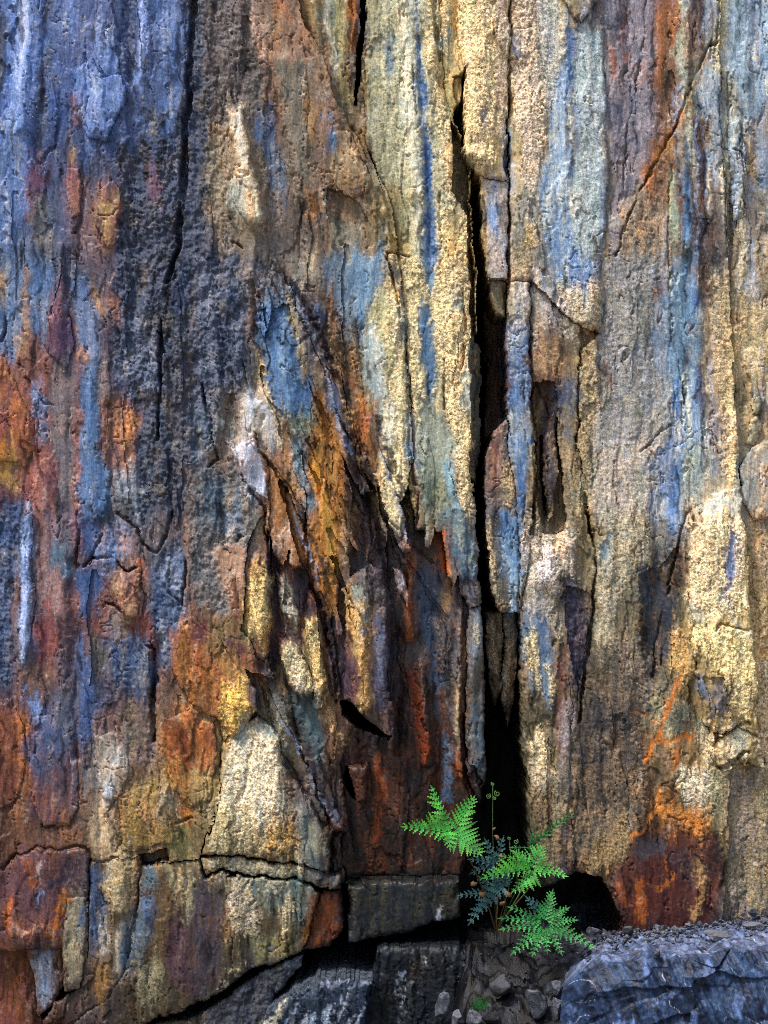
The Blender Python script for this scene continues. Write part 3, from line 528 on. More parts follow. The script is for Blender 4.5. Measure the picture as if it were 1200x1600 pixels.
L('3c6094', "648,-60,2 653,60,2.4 658,110,3 662,170,4 669,240,5 670,300,5 675,350,6 680,400,6", c2='7a92b0', n=5, a=.8); L('e0dcc6', "632,0,4 638,80,5 641,160,5 646,220,5 656,320,5", n=6, a=.8); L('4a6a90', "664,480,4 666,520,8 668,570,8 672,610,4", n=4, a=.8); L('e4dab4', "690,592,3.5 682,640,3.5", n=3); L('b8b090', "715,985,1.4 726,1003,1.6 724,1040,1.6 718,1080,2 716,1150,2 720,1200,1.5", n=2, c2='b5805a')
L('c56426', "692,838,2.4 695,880,4 698,900,3", n=3); L('c47030', "562,622,4 575,642,4 580,672,3", n=5); L('c88c3c', "490,722,4 498,770,5 510,826,5", n=4)
L('c8ccd8', "1100,660,2 1102,720,2", n=3); L('d2d8d4', "1070,592,2.5 1075,620,3 1078,700,2", n=3); L('d8d4c4', "1105,800,7 1130,780,8 1150,790,6", n=6)

# the rust and purple block, lower edge stains
L('a5592c', "18,1400,4 12,1430,5 20,1460,4", n=8); L('b3a0a0', "66,1350,2.5 58,1368,2.5", n=5); L('8a4a2c', "45,1345,6 52,1385,6", n=9); L('c08c78', "20,1440,2.5 36,1455,2.5 62,1448,2.5", n=6); L('343040', "75,1395,8 60,1412,7 95,1370,7", n=10); L('a0602c', "95,1430,6 80,1455,6 105,1400,5", n=9); L('6f76a0', "60,1405,4 66,1398,3", n=6); L('40323c', "112,1340,7 118,1390,6", n=9)
# pale blue and cream seeps and dark films down the right of the face
_ry = PY + 60 * n_big; _rx = PX + 16 * n_med
_rm = np.maximum(sstep(820, 850, _rx) * sstep(960, 930, _rx) * sstep(540, 440, _ry), sstep(1030, 1060, _rx) * sstep(860, 740, _ry)) * sstep(-.5, .2, n_big + .4 * n_med)
_s1 = fbm(15, 190, 4, 241, x=PX + 10 * n_med); _s2 = fbm(12, 150, 4, 246, x=PX + 9 * n_med); _s3 = fbm(17, 170, 4, 251, x=PX + 9 * n_med)
for _f, _hx, _th, _am in ((_s1, '8aa2c8', .16, .55), (_s2, 'dcd8c8', .24, .55), (_s3, '4c3c34', .26, .6)):
    _m = (sstep(_th, _th + .2, _f + .3 * n_gran) * _rm * _am * (1 - .45 * CR))[..., None]
    CM = CM * (1 - _m) + lin(_hx) * _m; CR = CR * (1 - .6 * _m[..., 0])

# splintered zone: painted highlights and shade along the slanting ridges; brown-black recess with rust
for _p in ("440,425,2 480,500,2.4 520,600,2.4 548,700,2", "575,650,1.6 600,720,2 628,800,2 640,858,1.5", "445,760,1.6 472,830,2 500,910,1.6", "420,1080,1.6 460,1170,2 505,1260,1.6"):
    L('9aa4c2', _p, n=4, c2='7a7480', a=.8)
for _p in ("455,440,4 496,512,6 535,605,6 562,700,6 592,770,5", "590,655,4 616,735,5 640,810,5", "460,765,3 488,840,5 514,910,4", "436,1085,4 478,1180,6 520,1265,5", "520,980,5 535,1060,6"):
    L('231e26', _p, n=7, c2='3c2a26', a=.85)
A('2a211d', "548,1165 600,1155 700,1115 738,1210 738,1378 540,1380", c2='47291b', n=9, a=.85); A('33302f', "610,960 690,990 712,1100 640,1180 606,1150", c2='46312a', n=9, a=.7)  # recess made darker in its colour to stand for overhang shade
L('8a4420', "590,1190,6 596,1250,8 588,1320,6", n=9); L('7e3a22', "646,1060,5 656,1130,7 664,1190,6", n=8); L('94502a', "716,1180,3 722,1220,3", n=5); L('8a4a22', "640,860,4 642,930,5 640,1000,4", n=6); L('46566e', "665,900,8 668,960,7 700,1190,8 700,1260,7", n=9)
L('5a3a28', "690,1090,7 696,1150,6", n=9)

# charcoal films on the speckled slab, greyer rough rock, and the rust veins over them
A('3a3531', "905,1010 955,1010 1005,1080 1005,1200 960,1270 900,1250 894,1130", c2='5e5448', n=10, a=.7, C=.5); A('343a44', "998,895 1030,888 1058,850 1068,900 1046,1000 1016,1100 1002,1000", c2='4e4338', n=8, a=.85); L('3a3648', "890,930,9 905,990,10 900,1070,8", c2='5a4a52', n=8, R=.4)
L('c0702e', "1066,1055,1.5 1050,1090,2.6 1040,1120,2.2 1025,1160,2.8 1008,1192,2", n=1.5, a=1); L('c0702e', "1022,1166,2.2 1045,1160,2.6 1088,1150,3.4", n=1.5, a=1); L('a8683a', "990,1115,1.5 1015,1118,1.6 1036,1126,1.6", n=1.5); L('c27a3a', "1036,1230,2.4 1030,1255,2.8 1000,1300,2.8 984,1312,2", n=1.5, a=1)
_m = (.5 * sstep(.5, .9, RO) * sstep(600, 500, PX))[..., None]; _y = CM.mean(-1, keepdims=True)
CM = CM * (1 - _m) + _y * np.array([.92, .98, 1.12], np.float32) * _m
_m = (sstep(.12, .4, fbm(26, 60, 4, 261)) * sstep(.4, .8, RO) * sstep(600, 500, PX) * .5)[..., None]; CM = CM * (1 - _m) + lin('5f564e') * _m
A('3a3338', "986,1322 1044,1302 1040,1332 1010,1346", c2='2c2c34', n=5); A('40303a', "1042,1332 1108,1322 1108,1400 1062,1372", c2='5e4434', n=8, a=.8); L('9a5226', "1000,1385,5 1004,1432,6", n=8); L('a05a28', "1040,1348,2 1052,1372,4 1030,1390,3", n=6); L('8a4a28', "965,1380,5 980,1420,5", n=8); L('b08a58', "1095,1350,6 1100,1400,7 1085,1430,6", n=10, C=.6, a=.6); L('2c2022', "1122,1305,3 1126,1400,4 1120,1440,3", n=6)
# fine colour variation that belongs to the mineral itself: veins of grain, specks, pits
_st = (0.55 * n_streak + 0.45 * n_streak2) * (1 - .8 * sstep(1370, 1385, PY) * sstep(530, 545, PX) * sstep(770, 750, PX))
n_px = np.random.RandomState(9).rand(NY, NX).astype(np.float32) * 2 - 1
CM *= np.clip(1 + 0.40 * _st * (1 - 0.6 * CR) + (.22 + .22 * np.clip(CR + RO, 0, 1)) * n_gran + 0.26 * n_fine + 0.30 * n_med + 0.14 * n_px, 0.2, 2.6)[..., None]
_warm = np.clip(0.16 * n_streak + 0.16 * n_med + 0.10 * n_gran, -0.35, 0.35)
CM[..., 0] *= 1 + _warm; CM[..., 2] *= 1 - _warm
_spk = sstep(0.50, 0.85, n_gran + .5 * n_fine) * np.clip(RO * 1.3, 0, 1) * sstep(-.2, .4, n_med)
_lum = np.clip(CM.mean(-1) * 5, .12, 1)
CM += (_spk * 0.32 * _lum)[..., None] * np.array([.75, .82, 1.0], np.float32)
_spk2 = sstep(0.75, 1.0, n_fine + 0.5 * n_streak) * 0.12
CM += (_spk2 * _lum)[..., None]
# black films and pale bloom that follow the cleavage
_k1 = fbm(13, 95, 4, 171, x=PX + 12 * n_med); _k2 = fbm(34, 60, 4, 176, x=PX + 8 * n_streak)
_dk = sstep(.30, .62, _k1 + .45 * _k2) * (1 - .7 * CR); CM *= (1 - .68 * _dk)[..., None]
_pl = sstep(.34, .66, -_k1 + .5 * fbm(24, 40, 4, 181)); CM = CM + (np.array([.52, .49, .44], np.float32) - CM) * (.42 * _pl * _lum)[..., None] * sstep(-.3, .3, n_gran)[..., None]

# ------------------------------------------------------------------ relief (millimetres, + towards the camera)
gd, g1, g2, g3, gox, goy = cells(5.0, 5.0, 101, PX + 1.5 * n_gran, PY)
gran_h = np.clip(1.0 - gd * 1.25, 0, 1) * (0.5 + 0.9 * g1)
gd2, g12, *_r = cells(11, 10, 111, PX + 3 * n_gran, PY + 3 * n_gran)
gran_h2 = np.clip(1.0 - gd2 * 1.2, 0, 1) * sstep(0.35, 0.7, g12)
# slaty plates: stretched cells with their own step and tilt
plate = np.zeros((NY, NX), np.float32)
for wx, wy, am, ti, sd in ((58, 210, 6.0, 8.0, 121), (26, 90, 3.4, 5.0, 131), (11, 34, 1.0, 1.7, 141)):
    d_, a_, b_, c_, ox_, oy_ = cells(wx, wy, sd, PX + 0.16 * wx * 2 * n_med + 5 * n_big, PY + 0.12 * wy * n_med + 0.10 * wy * n_streak)
    plate += am * (a_ - 0.5) + ti * (b_ - 0.5) * ox_ + ti * 0.8 * (c_ - 0.5) * oy_
rough_h = 7.5 * fbm(30, 44, 4, 151, gain=.6) - 4.5 * np.abs(fbm(15, 22, 3, 156)) + 1.9 * n_gran + 1.0 * n_fine
smooth_amt = np.clip(1 - 6 * np.clip(0.08 - RO, 0, 1) / 0.5, 0.25, 1)
H = 7.0 * n_flute + 5.5 * n_big + smooth_amt * (1.0 * plate + 1.5 * _st + 0.7 * n_med) + 0.06 * n_gran
_mc = fbm(22, 170, 3, 161, x=PX + 10 * n_med); _mc2 = fbm(60, 40, 3, 166)
H -= 5.0 * np.exp(-(_mc / .022) ** 2) * sstep(.05, .3, n_med) + 4.0 * np.exp(-(_mc2 / .016) ** 2) * sstep(.1, .35, n_big + .5 * n_streak)
H += RO * rough_h * 1.1
crs = np.clip(CR * 1.25 - 0.35 * (0.5 - n_mot), 0, 1)
H += crs * (2.0 + 1.4 * gran_h + 1.6 * gran_h2 * sstep(.0, .4, n_med) + 0.4 * n_gran)

def ridge(am, pts, s=1.0):
    """soft ridge (am > 0) or groove along a line, half-width per point"""
    pts = P(pts); b = box_of(pts, 10 + 3 * pts[:, 2].max())
    if not b:
        return
    x, y = EX[b], EY[b]
    q = pts.copy(); w = max(q[:, 2].mean(), 1); q[:, 2] = 0
    d = sd_line(x, y, q)
    H[b] += am * np.exp(-(d / w) ** 2)

def crack(dep, pts):
    pts = P(pts); b = box_of(pts, 12)
    if not b:
        return
    d = sd_line(EX[b] + 1.2 * n_gran[b], EY[b], pts)
    H[b] -= dep * sstep(1.8, -1.2, d) * np.clip(.75 + 1.1 * n_med[b] + .5 * n_streak[b], .12, 1.3)

for c in ("306,-96,3 300,60,4 295,120,4 290,200,4 284,300,5 279,380,4 262,440,3", "252,500,1 252,560,3 247,690,2", "690,-96,2"): crack(26, c)
for dpt, c in (
    (18, "681,-96,3 682,60,3 687,95,2"), (24, "797,-96,1.2 797,130,1.4 793,220,1.6 791,250,2 795,300,1.6 797,370,1.8 797,440,2"),
    (14, "687,300,.8 686,360,1"), (14, "645,105,.5 643,130,1 650,180,.5"), (18, "830,440,1 829,500,1.5 833,620,2 838,700,3 836,760,3 832,835,2.5"),
    (22, "850,680,2 853,740,3 857,800,2.5"), (16, "908,545,1 907,600,1.8 905,690,1"), (22, "916,770,2 918,800,2.5 930,840,1.5 932,900,1.8 928,950,1.5 922,1000,2 905,1130,1.5"),
    (9, "1017,-96,.6 1010,40,.7 1000,110,.7 990,170,.7 980,220,.8 972,290,.8"), (14, "1123,-96,1.2 1123,62,1.2 1110,72,1.2 1090,110,1.2 1075,150,1.1 1062,190,1.1 1045,220,1.1 1025,255,1.1 1012,280,1 990,320,1 975,355,1 962,400,.8"),
    (10, "1126,70,.8 1130,200,1 1136,330,.9 1140,400,.7"), (9, "1143,110,.7 1144,240,1.4 1149,380,1.2"), (8, "1048,260,.6 1047,400,.8 1050,560,.8 1055,660,.6"), (10, "1065,560,.5 1068,660,.6"),
    (12, "1072,800,1 1060,860,1 1045,930,1.2 1030,990,1 1020,1060,.8"), (16, "1128,1150,1 1150,1135,2 1170,1130,2"), (20, "1125,1200,3 1150,1190,4 1170,1175,2"), (12, "1112,985,.7 1120,974,1 1150,976,1 1172,982,1"),
    (14, "0,532,2 5,520,1.5 8,495,1"), (10, "27,570,.8 42,590,1 55,610,1 70,625,1.4 80,626,1"), (12, "145,870,1.4 155,845,1 162,830,.7"), (16, "130,885,2 145,870,1.5 175,872,1.2 200,888,1.4 212,880,1"), (14, "120,800,.8 121,850,1.5 118,880,2 115,900,1"),
    (14, "183,802,1.5 205,822,1.2 225,850,1.4 245,862,1.2"), (14, "268,800,.8 255,845,1.4 248,862,1"), (14, "288,880,1 287,950,1.4 275,940,1.4 262,925,1"), (12, "165,945,1 180,945,2.5 192,955,1"), (16, "228,1008,1 240,1015,2 242,1060,3 238,1100,3 240,1160,1.5"),
    (14, "400,680,1 405,705,1.5 415,715,2 430,740,1.5 448,765,1"), (18, "378,740,1.2 395,770,1.5 412,790,2 418,840,2 422,900,2"), (16, "315,600,1 325,640,1 335,690,1 338,720,1.2 325,730,1.5"), (14, "378,560,1 383,600,1 388,610,1"),
    (18, "522,640,1 535,665,2 545,690,2 550,720,2.5"), (12, "508,575,.8 517,590,1"), (16, "640,400,.6 605,395,1 612,440,1.4 625,480,1 634,520,1.2 640,600,1 640,700,1 648,760,.8"), (12, "694,560,.7 695,640,1"), (12, "722,440,.7 728,500,1.6 724,560,1.5 722,580,.7"),
    (18, "470,800,1.5 475,850,2.5 485,900,3 500,960,2 515,1010,1.5 522,1060,2 528,1100,2.5"), (14, "520,1010,1.2 512,1010,1 505,960,.8"), (14, "440,1050,1 452,1085,1.5 457,1110,1.5 462,1160,1.2 475,1190,1.3 490,1230,1.6 505,1270,1.8 518,1297,1.5"),
    (12, "345,1200,1 346,1150,1 340,1130,1"), (12, "320,1340,1 380,1339,1 450,1347,1.2 480,1360,1.4 500,1366,1.2 530,1365,1.5"), (14, "312,1350,1.2 322,1372,1.4 345,1366,1 400,1371,1 460,1373,1.2 480,1382,2 500,1390,2.2 535,1390,2"),
    (10, "0,1360,1 25,1330,1.2 35,1333,1 60,1322,1.2 72,1330,1 80,1325,1 95,1332,1 120,1322,1.5 135,1326,2 140,1345,2 170,1342,1.2 186,1340,1"), (10, "215,1348,1 240,1352,1 262,1348,1.5"), (14, "60,1288,.8 75,1290,2 88,1287,1.2"), (12, "275,1284,1 285,1280,2 300,1275,.8"), (8, "138,1345,1.2 137,1420,1 136,1490,1.2 140,1500,1"), (7, "218,1350,1.4 216,1400,1 208,1450,1 203,1500,.8"),
    (14, "528,1390,1.5 532,1420,2 540,1450,2.5 540,1475,2"), (12, "660,1130,.8 665,1150,1"), (12, "655,770,1 652,820,1.4 650,850,2 670,870,2 680,882,1"), (9, "605,805,.7 620,825,1 638,840,1.2"),
    (10, "1048,665,.6 1020,690,.8 1000,702,.6"), (14, "1150,600,1 1148,640,1"), (10, "1170,320,.8 1160,235,.8 1150,228,1.2 1125,225,.8"), (14, "370,835,2.5 371,845,1.5 376,838,1"), (10, "378,270,2 390,272,1.5 384,285,1.5 376,290,1"), (8, "372,178,1.5"), (8, "371,199,1.5"), (9, "376,260,2"), (10, "402,353,2 407,352,1.5"), (10, "360,375,1 372,378,1.4 380,384,1"),
): crack(dpt, c)
for am, c in (
    (9, "38,-96,16 38,200,16"), (-7, "76,-96,8 66,160,8 60,230,8"), (8, "150,60,18 165,200,18"), (-7, "205,-96,10 205,120,10"), (7, "224,-96,9 222,120,9"), (-6, "108,400,12 112,700,12 110,800,10"), (7, "140,560,16 145,800,16"), (-10, "112,880,8 118,1000,9 120,1180,9"), (7, "42,800,9 40,1030,9"), (8, "60,1350,30 60,1450,30"),
    (10, "480,-96,14 500,70,12 520,150,10 540,190,10"), (7, "450,100,20 470,300,20"), (12, "375,180,14 385,250,14 400,340,14"), (7, "630,0,14 650,300,14"), (-6, "655,60,5 668,300,7 676,400,7"), (9, "745,100,22 750,200,22"), (12, "750,245,14 735,240,12"), (6, "835,60,16 835,300,16"), (-5, "900,50,10 900,400,14"), (8, "930,430,14 925,490,14"),
    (-7, "985,-96,14 985,300,14"), (5, "1066,0,7 1075,400,8"), (-5, "1100,200,9 1108,600,9"), (8, "1148,520,8 1150,760,8"), (10, "1110,830,30 1120,1100,30"), (-7, "1030,880,16 1020,1060,16"),
    (8, "640,840,7 638,1000,7"), (-12, "620,1000,10 622,1180,10"), (9, "660,1040,8 668,1200,8"), (-9, "690,1100,12 690,1280,12"), (9, "720,960,5 717,1080,5 720,1220,5"), (-8, "680,960,10 685,1080,10"), (8, "720,800,10 730,900,10"),
    (9, "400,880,14 405,1020,12"), (8, "455,1020,12 480,1085,12"), (8, "485,980,8 505,1085,8"), (9, "560,960,12 572,1100,12"), (-10, "430,880,8 428,1040,8"), (10, "440,570,18 450,640,18"), (-7, "385,480,14 395,600,12"), (9, "395,640,16 390,720,14"), (10, "390,1200,40 400,1280,40"), (-9, "250,1000,10 240,1100,8"), (8, "190,920,20 200,960,18"), (8, "320,1060,30 370,1110,20"),
    (7, "190,1350,14 190,1420,14"), (-6, "160,1400,10 160,1480,8"), (6, "230,1420,12 220,1500,12"), (9, "855,870,18 850,900,18"), (7, "860,1160,18 855,1220,18"), (7, "1050,1350,40 1050,1420,40"),
    (-13, "440,430,8 480,485,8 520,575,8 545,680,9 575,765,9 620,845,9"), (11, "462,440,7 500,495,7 535,590,7 552,670,7"), (9, "500,560,7 530,640,8 545,720,8"), (-9, "395,440,10 410,540,8 400,620,8"), (8, "330,480,10 345,600,10 338,700,9"), (-9, "300,560,8 310,700,8"), (8, "570,720,6 600,800,6 630,880,6"), (-9, "560,740,7 585,820,7 610,900,7"), (-8, "590,300,6 612,360,6 622,440,6"), (8, "600,330,7 616,420,7 630,500,6"),
): ridge(am, c)

# ------------------------------------------------------------------ slabs: (name, height mm, tilt mm/100px in x and y, rounding px, rounding mm, label, outline)
SL = [
 ('rock_slab', -34, 0, 0, 8, 0, 'shadowed rock showing between the crusted slabs', "797,-120 1320,-120 1320,1470 960,1470 905,1365 832,1330 815,960 797,500"),
 ('rock_slab', -48, 0, 0, 8, 0, 'dark rock showing between the lower tongues', "380,980 620,980 620,1390 480,1390 400,1200"),
 ('rock_wall', 0, 0, 0, 10, 0, 'smooth blue grey slate wall with vertical flutes and rust stains', "-120,-120 306,-120 300,60 294,130 289,200 283,300 278,390 258,470 253,560 247,690 252,800 248,860 243,1000 240,1110 238,1230 240,1350 138,1345 100,1335 25,1332 0,1362 -120,1375"),
 ('rock_buttress', 0, 0, 0, 12, 0, 'rough grey brown buttress with cream patches and a smooth tan face', "306,-120 440,-120 474,45 503,75 520,150 544,190 570,240 592,272 606,300 616,345 624,430 632,480 640,600 645,700 640,760 600,820 560,860 440,900 300,1000 240,1110 243,1000 248,860 252,800 247,690 253,560 258,470 278,390 283,300 289,200 294,130 300,60"),
 ('rock_slab', -22, 1.5, 0, 8, 4, 'olive and orange rock strip behind the smooth tan face', "440,-120 566,-120 570,100 572,220 600,300 592,272 544,190 520,150 503,75 474,45"),
 ('rock_slab', -7, 1.5, 0, 8, 5, 'pale yellow slab with a dark blue vertical streak beside the fissure', "566,-120 690,-120 690,80 697,150 712,185 722,215 735,262 737,340 744,400 743,520 738,650 738,740 744,800 748,900 752,945 735,950 700,900 690,830 650,830 640,760 645,700 640,600 632,480 624,430 616,345 606,300 572,220 570,100"),
 ('rock_slab', -9, 3, 0, 7, 5, 'yellow crusted strip at the head of the fissure', "690,-120 716,-120 716,60 722,100 714,150 710,182 697,150 690,80"),
 ('rock_slab', 5, 0, 0, 9, 7, 'thick yellow crusted slab bulging over the fissure', "716,-120 797,-120 797,130 793,220 795,280 748,274 735,264 725,232 722,130 716,60"),
 ('rock_block', -4, 0, 0, 6, 6, 'squared pale block hanging over the black gap', "748,274 795,280 797,370 797,440 765,440 760,400 750,360"),
 ('rock_slab', -2, 0, 0, 7, 4, 'cream and blue slab with a crusted lower lip', "797,-120 900,-120 905,30 925,10 945,40 948,260 950,300 941,400 944,480 938,520 905,505 880,500 835,530 830,440 797,440"),
 ('rock_slab', -10, 0, 0, 8, 0, 'purple brown and ochre slab crossed by fine slanting cracks', "945,-120 1123,-120 1126,70 1130,200 1137,330 1141,400 1146,560 1150,640 1156,760 1160,800 1020,900 930,840 905,700 908,545 938,520 944,480 941,400 950,300 948,260 945,40 925,10 905,30 900,-120"),
 ('rock_slab', -22, 0, 0, 7, 0, 'pale blue and white layered rock at the edge of the face', "1123,-120 1320,-120 1320,440 1141,440 1141,400 1137,330 1130,200 1126,70"),
 ('rock_slab', -22, 0, 0, 9, 0, 'knobbly tan and grey rock behind the straight crusted edge', "1141,440 1320,440 1320,860 1168,870 1160,800 1156,760 1150,640 1146,560"),
 ('rock_slab', -22, 0, 0, 9, 0, 'shaded yellow brown rock behind the crusted corner slab', "1150,850 1320,850 1320,1470 1115,1470 1110,1150 1150,1080"),
 ('rock_slab', -8, 0, 1, 9, 5, 'brown granular slab between the two long vertical cracks', "830,440 905,505 908,545 905,700 916,780 930,840 932,900 925,960 905,1080 895,1130 890,1260 905,1365 870,1380 850,1390 832,1330 825,1220 817,1160 815,960 830,835 838,700 833,620 829,500"),
 ('rock_slab', -10, 0, 0, 12, 0, 'large speckled brown slab with orange veins and a rust red foot', "930,840 1020,830 1075,800 1072,880 1080,960 1090,1050 1100,1130 1140,1190 1140,1300 1130,1460 975,1455 968,1425 955,1390 940,1372 905,1365 890,1260 895,1130 905,1080 925,960 932,900"),
 ('rock_slab', 8, 0, 0, 9, 5, 'bright yellow crusted slab with a straight edge', "1075,800 1130,765 1156,762 1160,800 1168,870 1172,960 1180,1050 1188,1150 1150,1135 1128,1150 1100,1130 1090,1050 1080,960 1072,880"),
 ('rock_block', 2, 0, 0, 8, 6, 'knobbly grey yellow block under the yellow crusted slab', "1128,1150 1150,1135 1188,1150 1196,1200 1150,1195 1130,1205 1105,1170"),
 ('rock_slab', -62, -2, 0, 10, 6, 'dark recessed rock with red and orange flutes', "600,815 640,760 650,830 690,830 700,900 735,950 730,1080 726,1180 735,1235 745,1260 742,1300 725,1380 535,1385 530,1240 520,1190 560,1100 610,1150 605,1000 600,900"),
 ('rock_slab', -34, 0, 0, 7, 5, 'brown fractured rock between the rusty tongues', "420,830 470,800 545,720 575,740 610,820 605,900 612,1000 600,1150 560,1110 530,1200 545,1310 520,1300 480,1200 440,1150 400,1120 380,1060 350,1010 420,1040"),
 ('rock_wall', 0, 0, 0, 10, 0, 'rusty brown rock under the dark rough buttress', "240,1110 300,1000 330,960 380,900 420,1035 425,1060 380,1040 400,1110 365,1150 345,1160 343,1250 325,1300 312,1345 262,1350 240,1350 238,1230"),
 ('rock_tongue', -10, 0, 0, 6, 5, 'yellow crusted tongue with an orange tip', "385,850 415,800 420,860 424,960 420,1030 408,1034 378,985 382,920"),
 ('rock_tongue', -2, 0, 1, 6, 5, 'orange tongue with a pale mark ending in a ragged lip', "415,715 445,745 470,790 476,850 474,890 452,890 428,866 420,820"),
 ('rock_tongue', 0, 0, 1, 6, 5, 'long orange tongue tapering to a point', "470,700 500,650 540,720 552,760 548,860 530,895 524,962 515,962 494,920 478,850 474,790"),
 ('rock_tongue', -14, 0, 0, 6, 5, 'small cream crusted tongue', "433,995 462,1008 478,1040 492,1082 470,1094 452,1072 438,1035"),
 ('rock_tongue', -12, 0, 0, 5, 5, 'narrow yellow crusted tongue beside the cream one', "466,962 494,962 500,1010 514,1080 500,1092 488,1062 478,1015"),
 ('rock_tongue', -22, 0, 0, 5, 4, 'thin pale streaked tongue in the dark purple hollow', "430,885 446,905 458,940 470,968 460,978 438,955 430,920"),
 ('rock_tongue', 0, 0, 3, 7, 6, 'blunt tan tongue with a blue grey side over a black hollow', "541,905 575,880 600,890 606,1000 608,1100 613,1148 595,1140 572,1122 550,1092 540,1010"),
 ('rock_tongue', -12, 0, 0, 5, 4, 'ochre sliver on the pale slab foot', "590,790 602,800 612,830 605,850 594,825"),
 ('rock_tongue', -16, 0, 0, 5, 4, 'grey flake leaning in the brown recess', "612,885 625,890 638,930 638,950 628,935 618,915"),
 ('rock_block', 4, 0, 2, 10, 7, 'big pale crusted block with an orange patch', "345,1158 372,1132 402,1124 432,1138 442,1195 484,1250 518,1300 512,1362 480,1356 440,1344 380,1338 316,1340 328,1295 343,1250"),
 ('rock_block', 0, 0, 0, 6, 2.5, 'thin crusted band between two level cracks', "314,1344 380,1342 440,1348 480,1360 532,1368 532,1388 500,1388 480,1380 460,1371 400,1369 345,1364 322,1370"),
 ('rock_block', 2, 0, 2, 9, 2.5, 'greenish grey block with yellow crust above a dark overhang', "218,1350 262,1352 312,1348 322,1374 345,1368 400,1373 460,1375 480,1384 497,1396 486,1440 472,1487 432,1500 390,1520 345,1548 290,1575 245,1590 180,1640 120,1640 110,1600 170,1560 204,1500 216,1400"),
 ('rock_block', -12, -6, 0, 6, 4, 'rust red side of the block corner', "497,1396 530,1393 538,1455 512,1482 474,1488 486,1440"),
 ('rock_block', -14, 0, 0, 7, 6, 'flat dark slate block beside the ferns', "542,1388 620,1382 718,1378 722,1435 655,1450 610,1468 546,1476"),
 ('rock_block', 4, 0, 0, 10, 2.5, 'rust and purple block under a zigzag crack', "-120,1375 0,1362 25,1332 60,1324 100,1334 130,1326 137,1345 137,1410 105,1410 98,1480 40,1486 -120,1478"),
 ('rock_tongue', 6, 0, 0, 6, 2.5, 'cream and blue tongue hanging at the wall foot', "105,1408 137,1408 137,1490 124,1545 102,1545 97,1490"),
 ('rock_tongue', -2, 0, 0, 6, 2.5, 'pale bluish tongue beneath the rust and purple block', "38,1486 97,1480 98,1530 86,1565 60,1590 54,1565 48,1520"),
 ('rock_block', -18, 0, 0, 7, 5, 'orange brown rock at the lowest corner', "-120,1480 38,1486 48,1520 56,1570 66,1640 -120,1640"),
 ('rock_block', 0, 0, 1, 8, 2.5, 'blue and cream streaked block at the wall foot', "138,1347 186,1342 215,1334 218,1350 216,1400 204,1500 172,1558 110,1600 64,1605 86,1565 124,1545 137,1490"),
 ('rock_block', -30, 0, 0, 6, 4, 'red brown sliver above the level crack', "215,1330 262,1326 265,1348 218,1350"),
 ('rock_tongue', -14, 0, 2, 5, 4, 'slate shard with an orange tip', "476,1188 496,1188 516,1240 541,1302 515,1299 496,1262"),
 ('rock_tongue', -26, 0, 0, 4, 4, 'small bluish shard dangling over the level crack', "520,1305 531,1305 536,1360 521,1364"),
 ('rock_tongue', -20, 0, 0, 5, 4, 'pointed grey block in the black hollow', "546,1200 576,1196 572,1258 556,1260"),
 # openings into the dark, then what stands inside them
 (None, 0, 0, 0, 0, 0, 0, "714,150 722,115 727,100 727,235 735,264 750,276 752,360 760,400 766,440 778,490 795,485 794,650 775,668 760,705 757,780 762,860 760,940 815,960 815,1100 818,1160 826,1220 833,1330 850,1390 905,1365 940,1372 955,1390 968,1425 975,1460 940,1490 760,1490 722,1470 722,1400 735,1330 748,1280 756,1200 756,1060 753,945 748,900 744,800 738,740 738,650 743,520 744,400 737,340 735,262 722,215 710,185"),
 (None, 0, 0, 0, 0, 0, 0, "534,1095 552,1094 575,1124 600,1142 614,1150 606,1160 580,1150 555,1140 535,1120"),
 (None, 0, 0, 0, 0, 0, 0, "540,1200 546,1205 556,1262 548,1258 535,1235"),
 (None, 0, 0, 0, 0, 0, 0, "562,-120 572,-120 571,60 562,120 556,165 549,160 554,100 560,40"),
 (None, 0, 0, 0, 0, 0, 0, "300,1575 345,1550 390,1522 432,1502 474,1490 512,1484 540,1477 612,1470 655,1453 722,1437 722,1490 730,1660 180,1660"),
 ('rock_block', -6, 0, 0, 6, 5, 'dark layered rock tucked under the overhang', "150,1670 190,1630 250,1600 308,1590 350,1562 400,1532 440,1504 474,1496 468,1518 428,1558 408,1660"),
 ('rock_block', 8, 0, -6, 8, 6, 'dark blue rock face with pale scuffs under the flat slate block', "560,1660 572,1575 580,1530 592,1486 640,1478 715,1476 752,1504 740,1560 704,1600 692,1660"),
 ('striped_rock', 42, 0, -10, 6, 7, 'broken dark blue rock with slanting cream stripes under the overhang', "395,1660 418,1572 468,1540 500,1520 545,1524 582,1526 574,1575 566,1660"),
 ('rock_wall', -70, -30, 0, 6, 4, 'dim grey inner wall of the fissure', "706,182 722,215 734,262 736,335 742,400 742,520 753,540 754,690 746,760 735,740 735,500 728,330 706,300"),
 ('rock_wall', -190, 0, 0, 6, 4, 'dark brown rock deep in the fissure', "764,470 800,470 800,700 770,680"),
 ('rock_chockstone', -34, 0, 0, 6, 8, 'tan chockstone wedged under the hanging block', "766,436 794,436 796,470 790,492 776,490 768,462"),
 ('rock_slab', -3, 0, 0, 6, 5, 'narrow blue and cream slab standing along the fissure', "800,440 830,440 829,500 833,620 838,700 835,770 830,835 815,962 812,880 812,800 800,740 795,650 793,530 796,480"),
 ('rock_slab', -12, 0, 0, 6, 5, 'blue slab with a rust brown top and crusted edge', "793,655 800,740 812,800 812,880 816,962 800,962 782,955 770,920 764,860 758,780 762,705 776,668"),
 ('rock_tongue', -20, 0, 0, 5, 4, 'brown flake inside the wide upper fissure', "706,120 722,110 722,150 712,160"),
